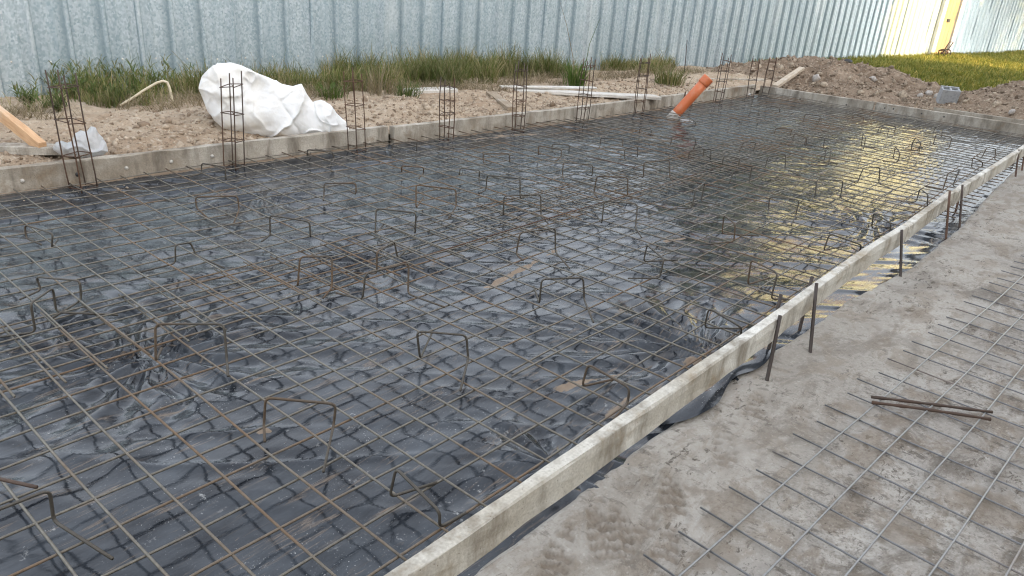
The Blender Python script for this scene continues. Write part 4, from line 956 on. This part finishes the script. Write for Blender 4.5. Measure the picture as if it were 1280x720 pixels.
# single tufts
def tuft(px, py, n, h0, h1, spread, lean, mat, label, wid=(0.003, 0.006), z=0.1, name='grass_tuft', group=None):
    p = at_z(px, py, z); zz = float(soil_z(p[0], p[1])) if p[0] < 11.3 else max(float(mound_z(p[0], p[1])), 0)
    b = np.stack([rng.normal(0, spread, n), rng.normal(0, spread, n), np.full(n, -0.01)], 1)
    v, f = blades(b, rng.uniform(h0, h1, n), rng.uniform(*wid, n), np.arctan2(b[:, 1], b[:, 0]) + rng.normal(0, 0.5, n), rng.uniform(0.1, lean, n))
    return tag(obj(name, big_mesh(name, v, f), mat, loc=(p[0], p[1], zz)), label, 'grass tuft' if name == 'grass_tuft' else 'weed', group)
tuft(718, 112, 150, 0.14, 0.42, 0.05, 0.9, M['green_grass'], 'bright green tall grass tuft behind the long whitish board')
tuft(412, 126, 120, 0.08, 0.20, 0.06, 1.0, M['green_grass'], 'low bright green grass tuft just behind the white sack')
tuft(508, 124, 110, 0.06, 0.20, 0.06, 1.0, M['weed'], 'dark green grass tuft at the edge of the concrete chunk')
tuft(472, 122, 40, 0.18, 0.42, 0.07, 0.7, M['straw'], 'sparse tall pale grass tuft between sack and concrete chunk')
tuft(835, 108, 300, 0.10, 0.26, 0.10, 0.9, M['grass'], 'rounded grass clump behind the short cage stub')
tuft(812, 92, 260, 0.10, 0.28, 0.10, 0.9, M['grass'], 'grass clump against the fence past the bare patch')
tuft(1200, 137, 120, 0.04, 0.10, 0.16, 1.0, M['green_grass'], 'low green grass patch behind the far edge plank below the block')
tuft(900, 98, 200, 0.06, 0.18, 0.22, 1.0, M['grass'], 'low grass patch beyond the orange pipe by the pit corner')
tuft(875, 90, 160, 0.06, 0.16, 0.2, 1.0, M['green_grass'], 'low green grass by the fence behind the orange pipe')
# tall stalks
for k, (px, py, pts, lab) in enumerate(((729, 112, [(729, 112), (731, 85), (737, 55), (748, 28), (751, 22)], 'tall yellow-green reed stalk leaning over the fence grass'), (722, 112, [(722, 112), (716, 70), (708, 30), (700, 2)], 'thin tall pale stalk arching up against the fence'), (855, 96, [(855, 96), (857, 75), (859, 50)], 'thin dark upright stick standing by the fence'))):
    p = at_z(px, py, 0.1); nv_ = np.array([p[0], p[1], 0]) / np.hypot(p[0], p[1])
    pth = [Vector(at_plane(x_, y_, p, nv_)) for x_, y_ in pts]
    pth[0].z = 0.02
    m_ = len(pth)
    tag(MB().tube(pth, [0.006 - 0.0045 * i / (m_ - 1) if k < 2 else 0.006 for i in range(m_)], 5).build('tall_stalk' if k < 2 else 'upright_stick', M['green_grass'] if k == 0 else M['straw'] if k == 1 else M['dark_steel'], smooth=True), lab, 'stalk' if k < 2 else 'stick')
# weeds at the sack side
WE = [(70, 112, 'weed clump'), (105, 118, 'x'), (140, 110, 'x'), (170, 125, 'x'), (195, 118, 'x'), (120, 130, 'x'), (40, 140, 'x'), (75, 145, 'x'), (230, 112, 'x'), (262, 95, 'x'), (300, 92, 'x'), (90, 128, 'x'), (155, 135, 'x')]
for k, (px, py, _) in enumerate(WE):
    p = at_z(px, py, 0.08); zz = float(soil_z(p[0], p[1]))
    r = thing('weed_plant', 'straggly green weed with narrow leaves growing between the timber and the white sack', 'weed', (p[0], p[1], zz), 0, 'weeds near the fence by the timber')
    mbv = []; mbf = []; nn_ = 0; st = MB()
    ns = 9
    for s_ in range(ns):
        a = rng.uniform(0, 6.28); ln = rng.uniform(0.12, 0.32) * (0.7 if k in (6, 7, 11, 12) else 1.15); ol = rng.uniform(0.2, 1.0)
        pth = [Vector((math.cos(a) * ln * ol * q ** 1.4, math.sin(a) * ln * ol * q ** 1.4, -0.01 + ln * (q - 0.35 * ol * q * q))) for q in np.linspace(0, 1, 6)]
        st.tube(pth, [0.0028, 0.0025, 0.002, 0.0016, 0.0012, 0.0008], 4)
        nl = 16; b = np.array([np.array(pth[min(5, 1 + int(i * 5 / nl))]) + rng.normal(0, 0.008, 3) for i in range(nl)])
        v, f = blades(b, rng.uniform(0.04, 0.10, nl), rng.uniform(0.003, 0.006, nl), rng.uniform(0, 6.28, nl), rng.uniform(0.4, 1.8, nl))
        mbv.append(v); mbf.append(f + nn_); nn_ += len(v)
    st.build('stem', M['straw'], r, True)
    obj('leaves', big_mesh('leaves', np.concatenate(mbv), np.concatenate(mbf)), M['weed'], r)
# rotten stake
p = at_z(372, 92, 0.03); pth = [Vector((p[0], p[1], 0)), Vector((p[0] + 0.01, p[1] + 0.01, 0.14)), Vector((p[0] - 0.01, p[1] + 0.02, 0.30)), Vector((p[0] - 0.03, p[1] + 0.02, 0.40))]
tag(MB().tube(pth, [0.035, 0.03, 0.028, 0.008], 7).build('broken_stake', M['old_wood']), 'brown broken wooden stake sticking up from grass before the fence', 'stake')
p = at_z(295, 98, 0.03)
tag(MB().tube([Vector((p[0], p[1], 0)), Vector((p[0] - 0.03, p[1], 0.3)), Vector((p[0] - 0.08, p[1], 0.42))], [0.009, 0.008, 0.004], 6).build('dark_twig', M['old_wood']), 'thin dark twig leaning against the fence above the white sack', 'twig')

# ------------------------------------------------------------------ metal fence
MODP = 0.32; HF = 2.35
prof = []
def sheet_profile(n_mod):
    P = []
    for m_ in range(n_mod):
        x0 = m_ * MODP
        for dx, dn in ((0.0, 0.0), (0.010, 0.042), (0.038, 0.042), (0.048, 0.0), (0.062, 0.001), (0.130, 0.002), (0.138, 0.008), (0.150, 0.008), (0.158, 0.002), (0.224, 0.002), (0.232, 0.008), (0.244, 0.008), (0.252, 0.002)):
            P.append((x0 + dx, dn))
    P.append((n_mod * MODP, 0.0)); P.append((n_mod * MODP + 0.009, 0.045)); P.append((n_mod * MODP + 0.039, 0.045)); P.append((n_mod * MODP + 0.05, -0.003))
    return P
def sheet_mesh(seed):
    P = sheet_profile(3); V = []; rows = 7
    for r_ in range(rows):
        z = HF * r_ / (rows - 1)
        for x_, d_ in P:
            V.append((x_, -(d_ + 0.010 * float(vnoise(x_ * 2.3, z * 1.2, seed))), z))
    me_ = big_mesh('sheet', np.array(V), grid_faces(rows, len(P))[:, ::-1], False)
    g_ = [1.0 if d_ < 0.02 and (abs((x_ % MODP)) < 0.004 or abs((x_ % MODP) - 0.048) < 0.004) else 0.0 for x_, d_ in P]; attr(me_, 'rib_shade', np.tile(g_, rows))  # marks the rib foot corners that carry painted shade
    return me_
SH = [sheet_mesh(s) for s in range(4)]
ang = math.atan2(FD[1], FD[0])
fence = thing('metal_fence', 'tall galvanised corrugated metal fence behind the grass and soil heaps', 'fence', tuple(FENCE0 - FD * 5), ang)
S0 = 0.34 + 5 - 0.024 - 3 * MODP * 6     # a main rib falls on the rib seen at the left
for i in range(56):
    s0 = S0 + i * 3 * MODP
    if 29.15 - 0.5 < s0 - 0 < 29.2: pass
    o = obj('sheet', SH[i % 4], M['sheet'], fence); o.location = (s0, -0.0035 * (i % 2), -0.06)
for i in range(18):
    MB().box((S0 + i * 3.0 + 0.4, 0.035, 1.15), (0.05, 0.05, 2.3)).build('post', M['sheet'], fence)
for z_ in (0.35, 1.2, 2.1): MB().box((S0 + 27, 0.022, z_), (54, 0.02, 0.05)).build('rail', M['sheet'], fence)
# screw heads along the lower rail
scr = MB(); v, f = tube([(0, 0, 0), (0, -0.007, 0)], [0.011, 0.008], 8); me = new_mesh('screw', v, f, True)
for i in range(44):
    o = obj('screw', me, M['pale_paint'], fence); o.location = (S0 + 5.5 + i * MODP + 0.09, -0.008, 0.32 + 0.01 * math.sin(i * 5))
# gateway in the fence: pale posts and a narrow brown door
def on_fence(px, py):
    P = at_plane(px, py, FENCE0, FN); return (P - FENCE0) @ FD
s_a = on_fence(1168, 40); s_b = on_fence(1189, 40); s_c = on_fence(1178, 40)
for s_, w_, lab in ((s_a, 0.24, 'wide pale gate post in the metal fence on the near side of the cart'), (s_b, 0.24, 'pale gate post in the metal fence on the far side of the cart')):
    P = FENCE0 + FD * s_ - FN * 0.07
    r = thing('gate_post', lab, 'post', (P[0], P[1], -0.1), ang)
    MB().box((0, 0, 1.25), (w_, 0.09, 2.5)).build('shaft', M['pale_paint'], r); MB().box((0, 0, 2.52), (w_ + 0.04, 0.13, 0.04)).build('cap', M['pale_paint'], r)
P = FENCE0 + FD * s_c - FN * 0.055
r = thing('garden_gate', 'narrow brown gate panel between the two pale posts', 'gate', (P[0], P[1], 0.02), ang)
wd = abs(s_b - s_a) - 0.26; nb = 4
for i in range(nb): MB().box(((i - (nb - 1) / 2) * wd / nb, 0, 1.15), (wd / nb - 0.012, 0.03, 2.3)).build('board', M['brown_sheet'], r)
MB().box((0, -0.024, 1.0), (wd * 0.2, 0.018, 0.09)).build('latch', M['black'], r)
# little two-wheeled cart before the gate
P = at_z(1179, 72, 0.05)
ct = thing('hand_cart', 'small two-wheeled hand cart standing before the gate posts', 'cart', (P[0], P[1], float(lawn_z(P[0], P[1]))), ang)
for s_ in (-1, 1):
    th = np.linspace(0, 2 * math.pi, 15)
    wh = MB().tube([(s_ * 0.20, 0.10 * math.cos(q), 0.11 + 0.10 * math.sin(q)) for q in th], 0.014, 6, False).build('wheel', M['black'], ct, True)
    MB().tube([(s_ * 0.20 - 0.02, 0, 0.11), (s_ * 0.20 + 0.02, 0, 0.11)], 0.04, 10).build('hub', M['rusty_steel'], wh, True)
MB().tube([(-0.20, 0, 0.11), (0.20, 0, 0.11)], 0.010, 6).build('axle', M['rusty_steel'], ct, True)
MB().tube(rounded([(-0.15, 0, 0.14), (-0.15, -0.1, 0.42), (0.15, -0.1, 0.42), (0.15, 0, 0.14)], 0.04), 0.013, 6).build('handle', M['rusty_steel'], ct, True)
MB().box((0, 0.02, 0.17), (0.30, 0.22, 0.02)).build('bed', M['rusty_steel'], ct)

# ------------------------------------------------------------------ unseen buildings and trees inferred from shade and reflections, plus added softening trees
def window(parent, cx, cz, w_, h_, y_):
    fr = MB()
    for x_, z_, a_, b_ in ((cx - w_ / 2, cz, 0.07, h_ + .07), (cx + w_ / 2, cz, 0.07, h_ + .07), (cx, cz - h_ / 2, w_ - .07, 0.07), (cx, cz + h_ / 2, w_ - .07, 0.07), (cx, cz, 0.05, h_ - .07)): fr.box((x_, y_, z_), (a_, 0.08, b_))
    fo = fr.build('window', M['pale_paint'], parent)
    MB().box((cx, y_ + 0.003, cz), (w_ - .06, 0.02, h_ - .06)).build('pane', M['glass'], fo)
    MB().box((cx, y_ + 0.05, cz - h_ / 2 - 0.06), (w_ + 0.2, 0.18, 0.05)).build('sill', M['pale_paint'], fo)
hb_ = thing('long_house', 'long pale two-storey house beside the building plot, shading it', 'house', (4.2, -14, -0.12), 0)
HW, HD, HH = 37.0, 12.0, 9.2
MB().box((0, 0, HH / 2), (HW, HD, HH)).build('wall', M['plaster'], hb_)
MB().box((0, 0, HH + 0.16), (HW + 0.5, HD + 0.8, 0.3)).build('roof', M['roof'], hb_)
for i in range(10):
    for z_ in (1.7, 5.8): 
        if not (i in (4,) and z_ < 2): window(hb_, -16 + i * 3.5, z_, 1.3, 1.4, HD / 2 + 0.05)
dr = MB().box((-2.0, HD / 2 + 0.03, 1.1), (1.0, 0.06, 2.1)).build('door', M['old_wood'], hb_); MB().box((-1.62, HD / 2 + 0.08, 1.05), (0.03, 0.06, 0.14)).build('handle', M['dark_steel'], dr)
nh = thing('neighbour_house', 'yellow plastered house standing beyond the metal fence in the sun', 'house', (38, 11.5, -0.1), math.radians(-6))
MB().box((0, 0, 5.75), (17, 3.6, 11.5)).build('wall', M['yplaster'], nh)
gv = [(-9, -2.3, 11.51), (9, -2.3, 11.51), (9, 2.3, 11.51), (-9, 2.3, 11.51), (-9, 0, 14.5), (9, 0, 14.5)]
MB().add(gv, [(0, 1, 5, 4), (2, 3, 4, 5), (0, 4, 3), (1, 2, 5), (0, 3, 2, 1)]).build('roof', M['roof'], nh)
for x_ in (-6, -2, 2, 6):
    for z_ in (2.0, 5.6, 9.2): window(nh, x_, z_, 1.2, 1.4, -1.83)

def leafy_tree(name, loc, H, R, label, group, n_leaf=5200, seed=0):
    rs = np.random.default_rng(seed)
    r = thing(name, label, 'tree', loc, 0, group)
    mb = MB(); trunk = [Vector((0.1 * math.sin(q * 3 + seed), 0.1 * math.cos(q * 2 + seed), H * 0.62 * q)) for q in np.linspace(0, 1, 7)]
    mb.tube(trunk, [0.17, 0.15, 0.13, 0.115, 0.10, 0.08, 0.06], 8)
    tips = []
    for k in range(9):
        q = 0.4 + 0.6 * k / 8; s = trunk[min(6, int(q * 6))]; a = k * 2.4 + seed; L = R * rs.uniform(0.6, 1.0)
        e = s + Vector((math.cos(a) * L, math.sin(a) * L, H * rs.uniform(0.10, 0.30))); m_ = (s + e) / 2 + Vector((0, 0, 0.15))
        mb.tube([s, m_, e], [0.06, 0.04, 0.015], 5); tips += [np.array(e), np.array(m_ * 0.4 + e * 0.6)]
    tips.append(np.array([0, 0, H * 0.85]))
    mb.build('trunk', M['bark'], r, True)
    cs = np.array(tips)[rs.integers(0, len(tips), n_leaf)]
    P = cs + rs.normal(0, 1, (n_leaf, 3)) * np.array([R * 0.26, R * 0.26, H * 0.075])
    a = rs.normal(0, 1, (n_leaf, 3)); a /= np.linalg.norm(a, axis=1)[:, None]; b = np.cross(a, rs.normal(0, 1, (n_leaf, 3))); b /= np.linalg.norm(b, axis=1)[:, None]
    sz = rs.uniform(0.09, 0.19, n_leaf)[:, None]
    V = np.stack([P - a * sz, P + b * sz * 0.45, P + a * sz, P - b * sz * 0.45], 1).reshape(-1, 3)
    obj('crown', big_mesh('crown', V, np.arange(n_leaf * 4).reshape(-1, 4), False), M['leaf'], r)
    return r
for k, (x_, y_, H_, R_2) in enumerate(((22.4, -6.6, 8.6, 0.8), (29.4, -6.5, 8.0, 1.6), (31.9, -8.5, 8.6, 1.5), (34.9, -7.5, 8.4, 1.7), (38.4, -6.5, 8.0, 1.7), (42.5, -7.5, 8.4, 2.0))):  # first tree added at the house corner to soften its shade edge
    leafy_tree('garden_tree', (x_, y_, -0.1), H_, R_2, 'leafy garden tree standing on the lawn past the long house', 'garden trees past the long house', seed=k + 3)
for k, (x_, y_, H_, R_2) in enumerate(((27.9, 9.3, 6.5, 1.1), (27.2, 13.5, 10.5, 1.5))):  # added to break up the straight reflected edge of the house
    leafy_tree('added_tree', (x_, y_, -0.1), H_, R_2, 'added leafy tree beyond the metal fence, breaking up the yellow house reflection', 'added trees breaking up the house reflection', seed=k + 30, n_leaf=7000)
